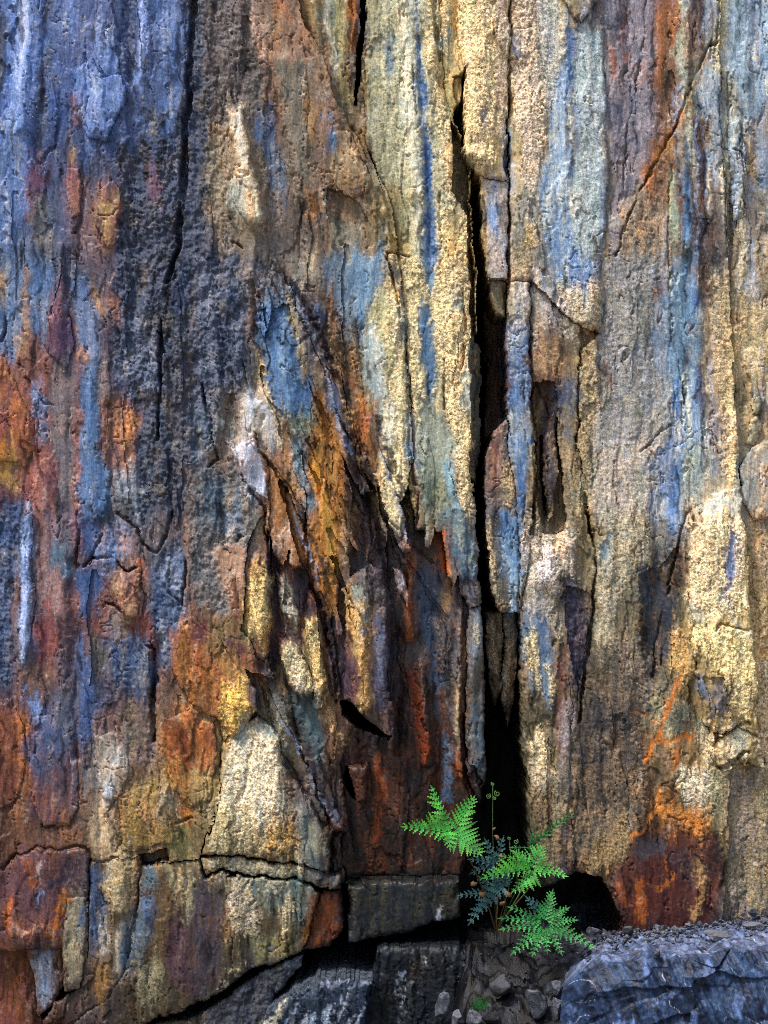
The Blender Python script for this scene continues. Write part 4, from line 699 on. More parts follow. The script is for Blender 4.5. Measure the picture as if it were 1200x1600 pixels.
 ('rock_pillar', -14, 0, 0, 5, 5, 'blue grey pillar with yellow crust beside the black gap', "735,948 754,944 756,1060 760,1190 760,1235 742,1240 732,1200 730,1080"),
 ('rock_pillar', -75, 0, 0, 6, 6, 'crusted pillar in the dim lower fissure', "764,962 790,960 788,1020 790,1080 778,1110 768,1080 764,1020"),
 ('rock_pillar', -68, 0, 0, 6, 6, 'slender crusted pillar against the inner wall of the lower fissure', "792,962 812,958 812,1040 806,1110 796,1140 788,1100 793,1030"),
 ('rock_tongue', -30, 0, 0, 5, 5, 'orange brown point hanging beside the fern', "727,1190 745,1200 757,1225 753,1262 744,1248 734,1225"),
]

FL = [
 ('rock_ridge', 14, 'long slanting slate ridge crossing the buttress', "418,420 440,425 480,500 520,600 548,700 580,770 566,775 530,700 495,610 455,520"),
 ('rock_ridge', 11, 'slanting ridge along the foot of the pale slab', "560,640 575,650 600,720 628,800 642,860 628,862 604,800 580,730"),
 ('rock_ridge', 9, 'thin slanting ridge between the orange tongues', "432,740 445,752 474,830 502,910 520,965 508,965 480,900 452,830"),
 ('rock_ridge', 7, 'dark slanting ridge beside the blunt tan tongue', "490,920 502,925 522,1000 534,1090 522,1100 508,1040 496,980"),
 ('rock_ridge', 11, 'slanting ridge down to the slate shard', "398,1060 420,1078 462,1170 505,1258 518,1296 503,1296 470,1230 430,1150"),
 ('rock_ridge', 8, 'short upright ridge in the rough dark rock', "328,560 345,568 354,640 346,722 335,700 330,640"),
 ('rock_flake', 6, 'tooth shaped pale blue flake near the top of the slate wall', "150,56 165,48 180,62 190,118 176,122 164,122"),
 ('rock_flake', 9, 'broad blue grey flake with a stepped lower edge', "148,90 161,126 192,119 197,150 181,195 167,222 140,216 113,182 120,112"),
 ('rock_flake', 5, 'orange and yellow blotched flake on the slate wall', "150,296 174,282 189,300 191,350 178,390 160,386 146,346"),
 ('rock_flake', 5, 'narrow reddish flake beside the orange blotch', "103,266 121,262 131,290 126,336 112,341 102,300"),
 ('rock_flake', 7, 'tan flake with a stepped edge above a small overhang', "160,900 196,886 220,890 224,940 216,972 200,960 172,932"),
 ('rock_flake', 6, 'rust red plate at the edge of the slate wall', "-120,1092 18,1092 36,1130 40,1190 34,1240 20,1262 -120,1264"),
 ('rock_flake', 6, 'slate plate between the rust stains', "60,1292 46,1220 52,1115 84,1112 118,1170 126,1250 108,1290"),
 ('rock_flake', -4, 'blue tongue shaped hollow in the buttress', "424,484 450,472 462,524 478,590 488,625 480,682 462,652 436,640 414,612 418,560 412,530"),
 ('rock_flake', 8, 'white quartz patch with a dark crack along its side', "362,702 388,690 402,684 412,712 417,780 396,762 380,746"),
 ('rock_flake', 7, 'cream pitted plate on the rough buttress', "357,182 378,164 388,210 392,250 404,268 410,340 396,362 374,332 360,292 364,250"),
 ('rock_flake', 10, 'slanting dark ridge with bluish highlights across the buttress', "452,440 478,446 506,500 530,575 548,660 550,692 534,668 514,600 484,532 462,486"),
 ('rock_flake', 9, 'tan knob at the edge of the smooth face', "518,206 545,204 562,240 582,282 570,302 545,312 520,300"),
 ('rock_flake', -8, 'brown scoured hollow under the tan knob', "506,296 532,300 560,315 575,345 540,352 512,346"),
 ('rock_flake', 7, 'white flat flake in the layered pale rock', "1145,188 1160,182 1168,255 1171,332 1151,342 1146,262"),
 ('rock_flake', 9, 'small oval grey boss', "1181,624 1194,619 1195,648 1182,648"),
 ('rock_flake', 10, 'oval ringed boss above the grey wedge', "1176,656 1192,650 1198,668 1182,692 1170,688"),
 ('rock_flake', 12, 'grey wedge shaped boss behind the straight crusted edge', "1158,730 1178,694 1240,670 1320,680 1320,800 1180,815 1160,780"),
 ('rock_flake', -7, 'smooth grey window in the yellow crust', "1098,1058 1128,1058 1142,1112 1136,1138 1118,1122"),
 ('rock_flake', 12, 'blue grey flake hanging at the top of the face', "862,-120 948,-120 936,2 906,30 888,14 872,-20"),
 ('rock_niche', -30, 'dark brown niche between upright slabs', "836,592 870,598 876,690 884,826 862,836 842,832 839,700"),
 ('rock_flake', 8, 'bluish upright fin in the brown niche', "852,690 868,640 872,720 866,800 856,812"),
 ('rock_flake', 6, 'purple streaked plate on the slate wall', "96,408 104,470 113,540 106,584 76,552 66,530 86,470"),
 ('rock_flake', 6, 'orange and rust plate at the edge of the face', "-120,560 4,560 22,590 32,620 50,642 56,700 40,732 14,722 -120,730"),
 ('rock_flake', 7, 'whitish rib down the slate wall', "40,800 52,804 54,850 48,880 54,940 50,1000 38,1034 30,990 32,920 36,860"),
 ('rock_flake', 6, 'rust brown plate at the foot of the slate wall', "260,1120 300,1106 336,1138 342,1196 326,1250 300,1262 268,1230"),
 ('rock_flake', 7, 'pale mottled plate low on the slate wall', "150,1150 180,1138 200,1160 200,1210 182,1250 160,1246 148,1200"),
 ('rock_flake', 5, 'orange brown crusted plate above the level crack', "182,1240 264,1220 272,1318 192,1328"),
 ('rock_flake', 8, 'rough brown plate over the purple tongue hollow', "300,960 345,1000 398,1080 404,1110 368,1150 332,1122 296,1100 270,1050 268,980"),
 ('rock_flake', -6, 'dark slate window in the speckled brown slab', "996,896 1030,886 1060,850 1068,900 1048,1000 1022,1066 1010,1000"),
 ('rock_flake', 6, 'pale crusted plate beside the upright fin', "850,832 900,836 902,920 862,934 846,900"),
 ('rock_flake', -10, 'dark blue hollow beside the long crack', "884,912 924,930 916,1000 904,1076 886,1000"),
]
_rs = random.Random(4)
def spindle(x, y, ln_, wd, an):
    dx, dy = math.sin(an), math.cos(an); nx_, ny_ = dy, -dx; a_, z_ = [], []
    for t_ in (0, .12, .35, .65, .9, 1):
        w_ = wd * (.25 + .75 * math.sin(min(1, t_ * 1.25 + .1) * 2.6)) * _rs.uniform(.7, 1.2)
        o_ = _rs.uniform(-.2, .2) * wd
        px_, py_ = x + dx * ln_ * t_ + nx_ * o_, y + dy * ln_ * t_ + ny_ * o_
        a_.append('%.0f,%.0f' % (px_ + nx_ * w_, py_ + ny_ * w_)); z_.append('%.0f,%.0f' % (px_ - nx_ * w_, py_ - ny_ * w_))
    return ' '.join(a_ + z_[::-1])
SP = []
for _ in range(46):                                    # slanting splinters of the fracture zone
    t_ = _rs.random(); x_ = 400 + 190 * t_ + _rs.gauss(0, 42); y_ = 430 + 520 * t_ + _rs.gauss(0, 70)
    SP.append(('rock_splinter', _rs.choice((-9, -6, 5, 7, 10, 13)), None, spindle(x_, y_, _rs.uniform(50, 130), _rs.uniform(4, 9), .38 + _rs.gauss(0, .12))))
for _ in range(70):                                   # upright cleavage flakes all over the face
    x_ = _rs.uniform(10, 1190); y_ = _rs.uniform(-40, 1250)
    SP.append(('rock_splinter', _rs.choice((-5, -3, 3, 4, 6)), None, spindle(x_, y_, _rs.uniform(60, 230), _rs.uniform(4, 12), _rs.gauss(.02, .05))))
FL = SP + FL
_i = next(i for i, s_ in enumerate(SL) if s_[0] is None)
SL[_i:_i] = [(n_, h_, 0, 0, 5, (2 if n_ == 'rock_splinter' else 3) if h_ > 0 else 0, l_, p_) for n_, h_, l_, p_ in FL]
edn = 5 * n_med + 3.5 * n_gran + 6 * (_c[2] - .5)
ech = np.clip(1 + 1.2 * n_med + .6 * n_streak, .1, 2.2)
LAB = np.full((NY - 1, NX - 1), -1, np.int16)
XC = 0.25 * (EX[:-1, :-1] + EX[1:, :-1] + EX[:-1, 1:] + EX[1:, 1:]); YC = 0.25 * (EY[:-1, :-1] + EY[1:, :-1] + EY[:-1, 1:] + EY[1:, 1:])
spec = []; HB = np.zeros((NY, NX), np.float32)
for k, (nm, h, tx, ty, rr, rd, lb, pts) in enumerate(SL):
    pts = P(pts); b = box_of(pts, 14)
    bj = slice(b[0].start, min(b[0].stop, NY - 1)); bi = slice(b[1].start, min(b[1].stop, NX - 1))
    m = sd_poly(XC[bj, bi], YC[bj, bi], pts) < 0
    sub = LAB[bj, bi]; sub[m] = k if nm else -1
    if nm in ('rock_flake', 'rock_niche', 'rock_splinter', 'rock_ridge'):
        ic = int((np.clip(pts[:, 0].mean(), 0, 1200) - X0) / STEP); jc = int((np.clip(pts[:, 1].mean(), 0, 1600) - Y0) / STEP)
        h = h + HB[jc, ic]
        SL[k] = (nm, h, tx, ty, rr, rd, lb, SL[k][7])
    elif nm:
        mv = np.zeros((NY, NX), bool); mv[bj, bi] = m; HB[mv] = h
    spec.append((pts, b))

def new_obj(name, me, mat=None, parent=None, **props):
    o = bpy.data.objects.new(name, me)
    COL.objects.link(o)
    if mat is not None and me is not None:
        me.materials.append(mat)
    if parent is not None:
        o.parent = parent
    for k_, v_ in props.items():
        o[k_] = v_
    return o

def mesh_np(name, co, quads, smooth=None, col=None, tex=None):
    me = bpy.data.meshes.new(name)
    nq = len(quads)
    me.vertices.add(len(co)); me.vertices.foreach_set('co', np.ascontiguousarray(co, np.float32).ravel())
    me.loops.add(nq * 4); me.loops.foreach_set('vertex_index', np.ascontiguousarray(quads, np.int32).ravel())
    me.polygons.add(nq); me.polygons.foreach_set('loop_start', np.arange(0, nq * 4, 4, dtype=np.int32))
    me.polygons.foreach_set('loop_total', np.full(nq, 4, np.int32))
    me.update(calc_edges=True)
    if smooth is None:
        smooth = np.ones(nq, bool)
    me.polygons.foreach_set('use_smooth', smooth)
    for nm_, ar in (('mineral', col), ('relief', tex)):
        if ar is not None:
            a = me.color_attributes.new(nm_, 'FLOAT_COLOR', 'POINT')
            c4 = np.ones((len(co), 4), np.float32); c4[:, :ar.shape[1]] = ar
            a.data.foreach_set('color', c4.ravel())
    me.validate()
    return me

def nd(t, kind, **kw):
    n = t.nodes.new(kind)
    for k_, v_ in kw.items():
        if k_.startswith('i_'):
            n.inputs[k_[2:].replace('_', ' ')].default_value = v_
        else:
            setattr(n, k_, v_)
    return n

GAIN = np.array([0.92, 0.90, 0.86], np.float32)       # the picture's tones -> surface colours under this light

def rock_material():
    m = bpy.data.materials.new("mineral_rock"); m.use_nodes = True
    t = m.node_tree; bs = t.nodes['Principled BSDF']; ln = t.links.new
    at_ = nd(t, 'ShaderNodeVertexColor', layer_name='mineral'); tx = nd(t, 'ShaderNodeVertexColor', layer_name='relief')
    sp = nd(t, 'ShaderNodeSeparateColor'); ln(tx.outputs[0], sp.inputs[0])
    tc = nd(t, 'ShaderNodeTexCoord')
    n1 = nd(t, 'ShaderNodeTexNoise', i_Scale=560.0, i_Detail=5.0, i_Roughness=.75); ln(tc.outputs['Object'], n1.inputs['Vector'])
    mp = nd(t, 'ShaderNodeMapping'); mp.inputs['Scale'].default_value = (1, 1, .16); ln(tc.outputs['Object'], mp.inputs['Vector'])
    n2 = nd(t, 'ShaderNodeTexNoise', i_Scale=520.0, i_Detail=4.0, i_Roughness=.65); ln(mp.outputs[0], n2.inputs['Vector'])
    mr = nd(t, 'ShaderNodeMapRange'); mr.inputs['From Min'].default_value = .3; mr.inputs['From Max'].default_value = .7; mr.inputs['To Min'].default_value = .5; mr.inputs['To Max'].default_value = 1.6; ln(n1.outputs[0], mr.inputs[0])
    mr2 = nd(t, 'ShaderNodeMapRange'); mr2.inputs['From Min'].default_value = .3; mr2.inputs['From Max'].default_value = .7; mr2.inputs['To Min'].default_value = .72; mr2.inputs['To Max'].default_value = 1.3; ln(n2.outputs[0], mr2.inputs[0])
    mm = nd(t, 'ShaderNodeMath', operation='MULTIPLY'); ln(mr.outputs[0], mm.inputs[0]); ln(mr2.outputs[0], mm.inputs[1])
    vm = nd(t, 'ShaderNodeVectorMath', operation='SCALE'); ln(at_.outputs[0], vm.inputs[0]); ln(mm.outputs[0], vm.inputs['Scale'])
    # grains of the crust differ in brightness
    vg = nd(t, 'ShaderNodeTexVoronoi', i_Scale=380.0); ln(tc.outputs['Object'], vg.inputs['Vector'])
    vh = nd(t, 'ShaderNodeSeparateColor'); ln(vg.outputs['Color'], vh.inputs[0])
    vr = nd(t, 'ShaderNodeMapRange'); vr.inputs['To Min'].default_value = .38; vr.inputs['To Max'].default_value = 1.62; ln(vh.outputs[0], vr.inputs[0])
    vx = nd(t, 'ShaderNodeMix', data_type='FLOAT'); ln(sp.outputs[0], vx.inputs[0]); vx.inputs[2].default_value = 1.0; ln(vr.outputs[0], vx.inputs[3])
    vk = nd(t, 'ShaderNodeVectorMath', operation='SCALE'); ln(vm.outputs[0], vk.inputs[0]); ln(vx.outputs[0], vk.inputs['Scale'])
    ln(vk.outputs[0], bs.inputs['Base Color'])
    rr_ = nd(t, 'ShaderNodeMapRange'); rr_.inputs['To Min'].default_value = .40; rr_.inputs['To Max'].default_value = .92; ln(sp.outputs[0], rr_.inputs[0])
    ln(rr_.outputs[0], bs.inputs['Roughness'])
    bs.inputs['Specular IOR Level'].default_value = .2
    vo = nd(t, 'ShaderNodeTexVoronoi', i_Scale=330.0); ln(tc.outputs['Object'], vo.inputs['Vector'])
    vs = nd(t, 'ShaderNodeMath', operation='MULTIPLY'); ln(vo.outputs[0], vs.inputs[0]); ln(sp.outputs[0], vs.inputs[1])
    ad = nd(t, 'ShaderNodeMath', operation='SUBTRACT'); ln(n1.outputs[0], ad.inputs[0]); ln(vs.outputs[0], ad.inputs[1])
    ad2 = nd(t, 'ShaderNodeMath', operation='ADD'); ln(ad.outputs[0], ad2.inputs[0]); ln(n2.outputs[0], ad2.inputs[1])
    sm = nd(t, 'ShaderNodeMath', operation='ADD'); ln(sp.outputs[0], sm.inputs[0]); ln(sp.outputs[1], sm.inputs[1])
    sr = nd(t, 'ShaderNodeMapRange'); sr.inputs['From Max'].default_value = .8; sr.inputs['To Min'].default_value = .10; sr.inputs['To Max'].default_value = .5; ln(sm.outputs[0], sr.inputs[0])
    bp = nd(t, 'ShaderNodeBump', i_Distance=.003); ln(sr.outputs[0], bp.inputs['Strength']); ln(ad2.outputs[0], bp.inputs['Height']); ln(bp.outputs[0], bs.inputs['Normal'])
    return m
ROCK = rock_material()

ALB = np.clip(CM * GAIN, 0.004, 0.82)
cliff = new_obj('cliff', None, kind='structure', label='stained vertical rock face of slate split by a dark fissure', category='cliff')
BACK = 460.0
_rk = np.random.RandomState(5)
for k, (nm, h, tx, ty, rr, rd, lb, _p) in enumerate(SL):
    if not nm:
        continue
    pts, b = spec[k]
    b = (slice(b[0].start, b[0].stop), slice(b[1].start, b[1].stop))
    bj = slice(b[0].start, min(b[0].stop, NY) - 1); bi = slice(b[1].start, min(b[1].stop, NX) - 1)
    mask = LAB[bj, bi] == k
    if mask.sum() < 6:
        continue
    sdv = sd_poly(EX[b], EY[b], pts)
    px_, py_ = PX[b], PY[b]
    cx, cy = pts[:, 0].clip(0, 1200).mean(), pts[:, 1].clip(0, 1600).mean()
    hk = h + tx * (px_ - cx) / 100 + ty * (py_ - cy) / 100 - rd * ech[b] * (0.55 * np.exp(np.minimum(sdv + 1.6 * edn[b], 0) / (.7 * rr)) + 0.9 * np.exp(np.minimum(sdv, 0) / 1.3)) + H[b]
    ALBb, CRb, ROb = ALB[b], CR[b], RO[b]
    jj, ii = np.nonzero(mask)
    ids = np.full(px_.shape, -1, np.int64)
    v = np.zeros(px_.shape, bool)
    v[jj, ii] = 1; v[jj + 1, ii] = 1; v[jj, ii + 1] = 1; v[jj + 1, ii + 1] = 1
    vj, vi = np.nonzero(v); n = len(vj); ids[vj, vi] = np.arange(n)
    ht = hk[vj, vi]
    co = np.stack([(px_[vj, vi] - 600) * .001, -ht * .001, (1600 - py_[vj, vi]) * .001], 1)
    q = np.stack([ids[jj, ii], ids[jj + 1, ii], ids[jj + 1, ii + 1], ids[jj, ii + 1]], 1)
    # side walls of the slab
    E = []
    pm = np.pad(mask, 1)
    up = mask & ~pm[:-2, 1:-1]; dn = mask & ~pm[2:, 1:-1]; lf = mask & ~pm[1:-1, :-2]; rt = mask & ~pm[1:-1, 2:]
    for mk, (a0, a1), (b0, b1) in ((up, (0, 1), (0, 0)), (dn, (1, 0), (1, 1)), (lf, (0, 0), (1, 0)), (rt, (1, 1), (0, 1))):
        j, i = np.nonzero(mk)
        E.append(np.stack([ids[j + a0, i + a1], ids[j + b0, i + b1]], 1))
    E = np.concatenate(E)
    ev = np.unique(E); rm = np.full(n, -1, np.int64); rm[ev] = np.arange(len(ev))
    rings = []; deps = (0.0, 7.0, 22.0, 60.0, 130.0, BACK)
    many = nm == 'striped_rock' or (lb and ('dark' in lb and 'block' in nm))
    if many:
        deps = (0.0,) + tuple(np.arange(3.0, 130.0, 4.0)) + (160.0, BACK)
    for r_i, dp in enumerate(deps):
        c_ = co[ev].copy()
        c_[:, 1] = c_[:, 1] + dp * .001 if r_i < len(deps) - 1 else BACK * .001
        if 0 < r_i:
            if many:
                c_[:, 2] += .001 * (1.6 * fbm(14, 14, 3, 601, (c_[:, 0] * 1000)[None, :], np.full((1, len(c_)), dp, np.float32))[0] + _rk.normal(0, .35, len(c_)))
            else:
                c_[:, 0] += 0.0012 * np.sin(c_[:, 2] * 300 + r_i * 2.1)
        rings.append(c_)
    R_ = len(ev); sq = []
    for r_i in range(len(deps) - 1):
        o0 = n + r_i * R_; o1 = o0 + R_
        sq.append(np.stack([rm[E[:, 0]] + o0, rm[E[:, 0]] + o1, rm[E[:, 1]] + o1, rm[E[:, 1]] + o0], 1))
    allco = np.concatenate([co] + rings); allq = np.concatenate([q] + sq)
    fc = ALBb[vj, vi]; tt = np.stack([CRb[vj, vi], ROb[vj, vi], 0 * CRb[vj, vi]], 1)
    if many:
        rc = []
        for r_i, dp in enumerate(deps):
            f_ = fbm(16, 12, 4, 611, (co[ev, 0] * 1000)[None, :], np.full((1, R_), dp, np.float32))[0] + .5 * _rk.normal(0, .5, R_)
            w_r = min(1, r_i / 2)
            rc.append(fc[ev] * (1 - w_r) + fc.mean(0)[None, :] * np.clip(.7 + .9 * f_, .15, 2.4)[:, None].astype(np.float32) * w_r)
    else:
        rc = [fc[ev]] * len(deps)
    cc = np.concatenate([fc] + rc); te = np.concatenate([tt] + [tt[ev]] * len(deps))
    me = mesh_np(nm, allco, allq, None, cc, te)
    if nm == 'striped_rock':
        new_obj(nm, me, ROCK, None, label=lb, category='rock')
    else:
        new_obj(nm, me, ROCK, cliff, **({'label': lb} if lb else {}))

# the face goes on beyond the picture, and the fissure has a back wall
def rough_sheet(name, xa, xb, za, zb, stp, dep, hole=None, seed=5, tone=('4b5573', '6e5a4c', '9a8c6a', '3a3436'), amp=1.0, label=None):
    gx_ = np.arange(xa, xb + .1, stp); gz_ = np.arange(za, zb + .1, stp)
    X, Z = np.meshgrid(gx_.astype(np.float32), gz_.astype(np.float32))
    nb = fbm(170, 330, 4, seed, X, Z); nf = fbm(40, 260, 4, seed + 9, X, Z); ng = fbm(60, 60, 3, seed + 17, X, Z)
    hh = dep + amp * (26 * nb + 12 * nf + 7 * ng)
    co = np.stack([(X - 600) * .001, -hh * .001, (1600 - Z) * .001], -1).reshape(-1, 3)
    t_ = [lin(c) for c in tone]
    m1 = sstep(-.3, .3, nf)[..., None]; m2 = sstep(-.2, .4, nb)[..., None]; m3 = sstep(.1, .5, ng)[..., None]
    c_ = (t_[0] * (1 - m1) + t_[1] * m1) * (1 - m2) + t_[2] * m2; c_ = c_ * (1 - m3) + t_[3] * m3
    nyy, nxx = X.shape
    idx = np.arange(nyy * nxx).reshape(nyy, nxx)
    keep = np.ones((nyy - 1, nxx - 1), bool)
    if hole:
        xc_ = X[:-1, :-1] + stp / 2; zc_ = Z[:-1, :-1] + stp / 2
        keep = ~((xc_ > hole[0]) & (xc_ < hole[1]) & (zc_ > hole[2]) & (zc_ < hole[3]))
    j, i = np.nonzero(keep)
    q = np.stack([idx[j, i], idx[j + 1, i], idx[j + 1, i + 1], idx[j, i + 1]], 1)
    te = np.zeros((len(co), 3), np.float32); te[:, 0] = .3
    me = mesh_np(name, co, q, None, c_.reshape(-1, 3).astype(np.float32), te)
    return new_obj(name, me, ROCK, cliff, **({'label': label} if label else {}))
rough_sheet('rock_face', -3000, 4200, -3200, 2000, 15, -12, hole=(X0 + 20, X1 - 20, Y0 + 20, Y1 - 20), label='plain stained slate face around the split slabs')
rough_sheet('rock_recess', 120, 1060, -110, 1660, 8, -400, seed=77, tone=('1e1c1a', '191818', '26221e', '141414'), label='rock at the back of the fissure, darkened for shade')  # near-black tones paint the fissure's deep shade into the back wall
# ------------------------------------------------------------------ ledge and ground
def simple_material(name, cols, scale, rough=.8, stretch=(1, 1, 1), bump=.003, bscale=None, veins=None, spec=.3, dust=None, detail=6.0):
    m = bpy.data.materials.new(name); m.use_nodes = True
    t = m.node_tree; bs = t.nodes['Principled BSDF']; ln = t.links.new
    tc = nd(t, 'ShaderNodeTexCoord'); mp = nd(t, 'ShaderNodeMapping'); mp.inputs['Scale'].default_value = stretch
    ln(tc.outputs['Object'], mp.inputs['Vector'])
    n1 = nd(t, 'ShaderNodeTexNoise', i_Scale=scale, i_Detail=detail, i_Roughness=.68, i_Distortion=.4); ln(mp.outputs[0], n1.inputs['Vector'])
    cr = nd(t, 'ShaderNodeValToRGB'); ln(n1.outputs[0], cr.inputs[0])
    el = cr.color_ramp.elements
    while len(el) < len(cols):
        el.new(.5)
    for i, c in enumerate(cols):
        el[i].position = .30 + .40 * i / max(1, len(cols) - 1); el[i].color = (*lin(c), 1)
    out = cr.outputs[0]
    n3 = nd(t, 'ShaderNodeTexNoise', i_Scale=scale * 9, i_Detail=3.0, i_Roughness=.7); ln(tc.outputs['Object'], n3.inputs['Vector'])
    mr = nd(t, 'ShaderNodeMapRange'); mr.inputs['From Min'].default_value = .3; mr.inputs['From Max'].default_value = .7; mr.inputs['To Min'].default_value = .55; mr.inputs['To Max'].default_value = 1.5; ln(n3.outputs[0], mr.inputs[0])
    vm = nd(t, 'ShaderNodeVectorMath', operation='SCALE'); ln(out, vm.inputs[0]); ln(mr.outputs[0], vm.inputs['Scale']); out = vm.outputs[0]
    if veins:
        for sc_, th, vc, ds in veins:
            vn = nd(t, 'ShaderNodeTexNoise', i_Scale=sc_, i_Detail=2.5, i_Roughness=.5, i_Distortion=ds); ln(mp.outputs[0], vn.inputs['Vector'])
            sb = nd(t, 'ShaderNodeMath', operation='SUBTRACT'); sb.inputs[1].default_value = .5; ln(vn.outputs[0], sb.inputs[0])
            ab = nd(t, 'ShaderNodeMath', operation='ABSOLUTE'); ln(sb.outputs[0], ab.inputs[0])
            mk = nd(t, 'ShaderNodeMapRange'); mk.inputs['From Min'].default_value = th; mk.inputs['From Max'].default_value = 0; ln(ab.outputs[0], mk.inputs[0])
            br = nd(t, 'ShaderNodeTexNoise', i_Scale=sc_ * 1.7, i_Detail=2.0); ln(tc.outputs['Object'], br.inputs['Vector'])
            mb = nd(t, 'ShaderNodeMapRange'); mb.inputs['From Min'].default_value = .48; mb.inputs['From Max'].default_value = .62; ln(br.outputs[0], mb.inputs[0])
            mu = nd(t, 'ShaderNodeMath', operation='MULTIPLY'); ln(mk.outputs[0], mu.inputs[0]); ln(mb.outputs[0], mu.inputs[1])
            mx = nd(t, 'ShaderNodeMix', data_type='RGBA'); ln(mu.outputs[0], mx.inputs[0]); ln(out, mx.inputs[6]); mx.inputs[7].default_value = (*lin(vc), 1); out = mx.outputs[2]
    if dust:                      # pale grit lying on upward faces
        ge = nd(t, 'ShaderNodeNewGeometry'); sx = nd(t, 'ShaderNodeSeparateXYZ'); ln(ge.outputs['Normal'], sx.inputs[0])
        ma = nd(t, 'ShaderNodeMath', operation='ADD'); ln(sx.outputs[2], ma.inputs[0]); ln(n3.outputs[0], ma.inputs[1])
        md = nd(t, 'ShaderNodeMapRange'); md.inputs['From Min'].default_value = 1.0; md.inputs['From Max'].default_value = 1.5; ln(ma.outputs[0], md.inputs[0])
        mx = nd(t, 'ShaderNodeMix', data_type='RGBA'); ln(md.outputs[0], mx.inputs[0]); ln(out, mx.inputs[6]); mx.inputs[7].default_value = (*lin(dust), 1); out = mx.outputs[2]
    ln(out, bs.inputs['Base Color'])
    bs.inputs['Roughness'].default_value = rough; bs.inputs['Specular IOR Level'].default_value = spec
    nb = nd(t, 'ShaderNodeTexNoise', i_Scale=bscale or scale * 5, i_Detail=6.0, i_Roughness=.7); ln(mp.outputs[0], nb.inputs['Vector'])
    bp = nd(t, 'ShaderNodeBump', i_Strength=.7, i_Distance=bump); ln(nb.outputs[0], bp.inputs['Height']); ln(bp.outputs[0], bs.inputs['Normal'])
    return m
M_SOIL = simple_material('wet_soil', ['121114', '201e22', '332c26', '44424a'], 26, rough=.9, bump=.006)
M_SLATE = simple_material('blue_slate', ['1a2438', '2a3a5a', '435a88', '6b82b4'], 9, rough=.5, stretch=(1.6, 1.6, .7), bump=.004, veins=((7, .014, 'c8d0e6', 1.2), (11, .01, '9a8a78', .8)), spec=.45, dust='5f6a88')
M_GRIT = simple_material('grey_rubble', ['1c1d22', '34363f', '62656f'], 38, rough=.85, bump=.004, dust='6a6c76')
M_DARKR = simple_material('dark_rubble', ['161619', '27262c', '453f3e'], 38, rough=.8, bump=.004, dust='4c4c54')
M_GROUND = simple_material('stony_ground', ['4a4640', '6b665e', '8a8478'], 3, rough=.95, bump=.02)

def ledge_z(x, y):
    """top of the ledge in metres; x, y world (arrays)"""
    px = 600 + x * 1000
    right = sstep(820, 960, px)
    zc = 0.112 + 0.72 * np.minimum(y, 0.0) + 0.10 * np.maximum(y, 0)
    zr = 0.150 + 0.022 * sstep(1000, 1200, px) - 0.03 + 0.6 * np.minimum(y + 0.02, 0.0) + 0.06 * np.maximum(y, 0)
    z = zc * (1 - right) + zr * right
    z = z + np.where(y < -0.22, (y + 0.22) * 1.1, 0)
    z = z - 0.22 * sstep(735, 670, px)
    return np.maximum(z, -0.34)
gx_ = np.arange(-0.45, 0.86, 0.003, dtype=np.float32); gy_ = np.arange(0.24, -0.70, -0.003, dtype=np.float32)
Xl, Yl = np.meshgrid(gx_, gy_)
zl = ledge_z(Xl, Yl)
qx, qy = Xl * 1000, Yl * 1000
lw = fbm(30, 30, 3, 318, qx, qy)
c1 = cells(62, 40, 311, qx + 9 * lw, qy + 9 * lw); c2l = cells(22, 17, 312, qx + 5 * lw, qy); c3l = cells(8, 7, 313, qx, qy)
def facet(c, am, ti):
    return am * (c[1] - .5) + ti * (c[2] - .5) * c[4] + ti * (c[3] - .5) * c[5]
zl = zl + 0.001 * (facet(c1, 22, 26) + facet(c2l, 9, 12) + facet(c3l, 2.5, 3.5) + 6 * fbm(60, 60, 4, 301, qx, qy) + 1.6 * fbm(9, 9, 3, 306, qx, qy))
nyy, nxx = Xl.shape; idx = np.arange(nyy * nxx).reshape(nyy, nxx)
q = np.stack([idx[:-1, :-1].ravel(), idx[1:, :-1].ravel(), idx[1:, 1:].ravel(), idx[:-1, 1:].ravel()], 1)
t1 = sstep(-.3, .4, fbm(50, 40, 4, 331, qx, qy))[..., None]; t2 = sstep(.12, .5, fbm(26, 24, 4, 336, qx, qy) + .25 * (c2l[1] - .5))[..., None]; t3 = sstep(820, 930, 600 + qx)[..., None] * sstep(-.5, .1, fbm(40, 40, 4, 339, qx, qy))[..., None]
lc = lin('121318') * (1 - t1) + lin('1e1a18') * t1; lc = lc * (1 - .6 * t2) + lin('3a3c46') * .6 * t2; lc = lc * (1 - .75 * t3) + lin('484c5a') * .75 * t3
lc = .6 * lc * np.clip(1 + .6 * fbm(6, 6, 3, 341, qx, qy) + .5 * fbm(20, 20, 3, 345, qx, qy), .25, 2.2)[..., None]
lt = np.zeros((Xl.size, 3), np.float32); lt[:, 1] = .5
new_obj('ledge', mesh_np('ledge', np.stack([Xl, Yl, zl], -1).reshape(-1, 3), q, None, lc.reshape(-1, 3).astype(np.float32), lt), ROCK, kind='structure', label='dark fractured bedrock ledge at the foot of the cliff')

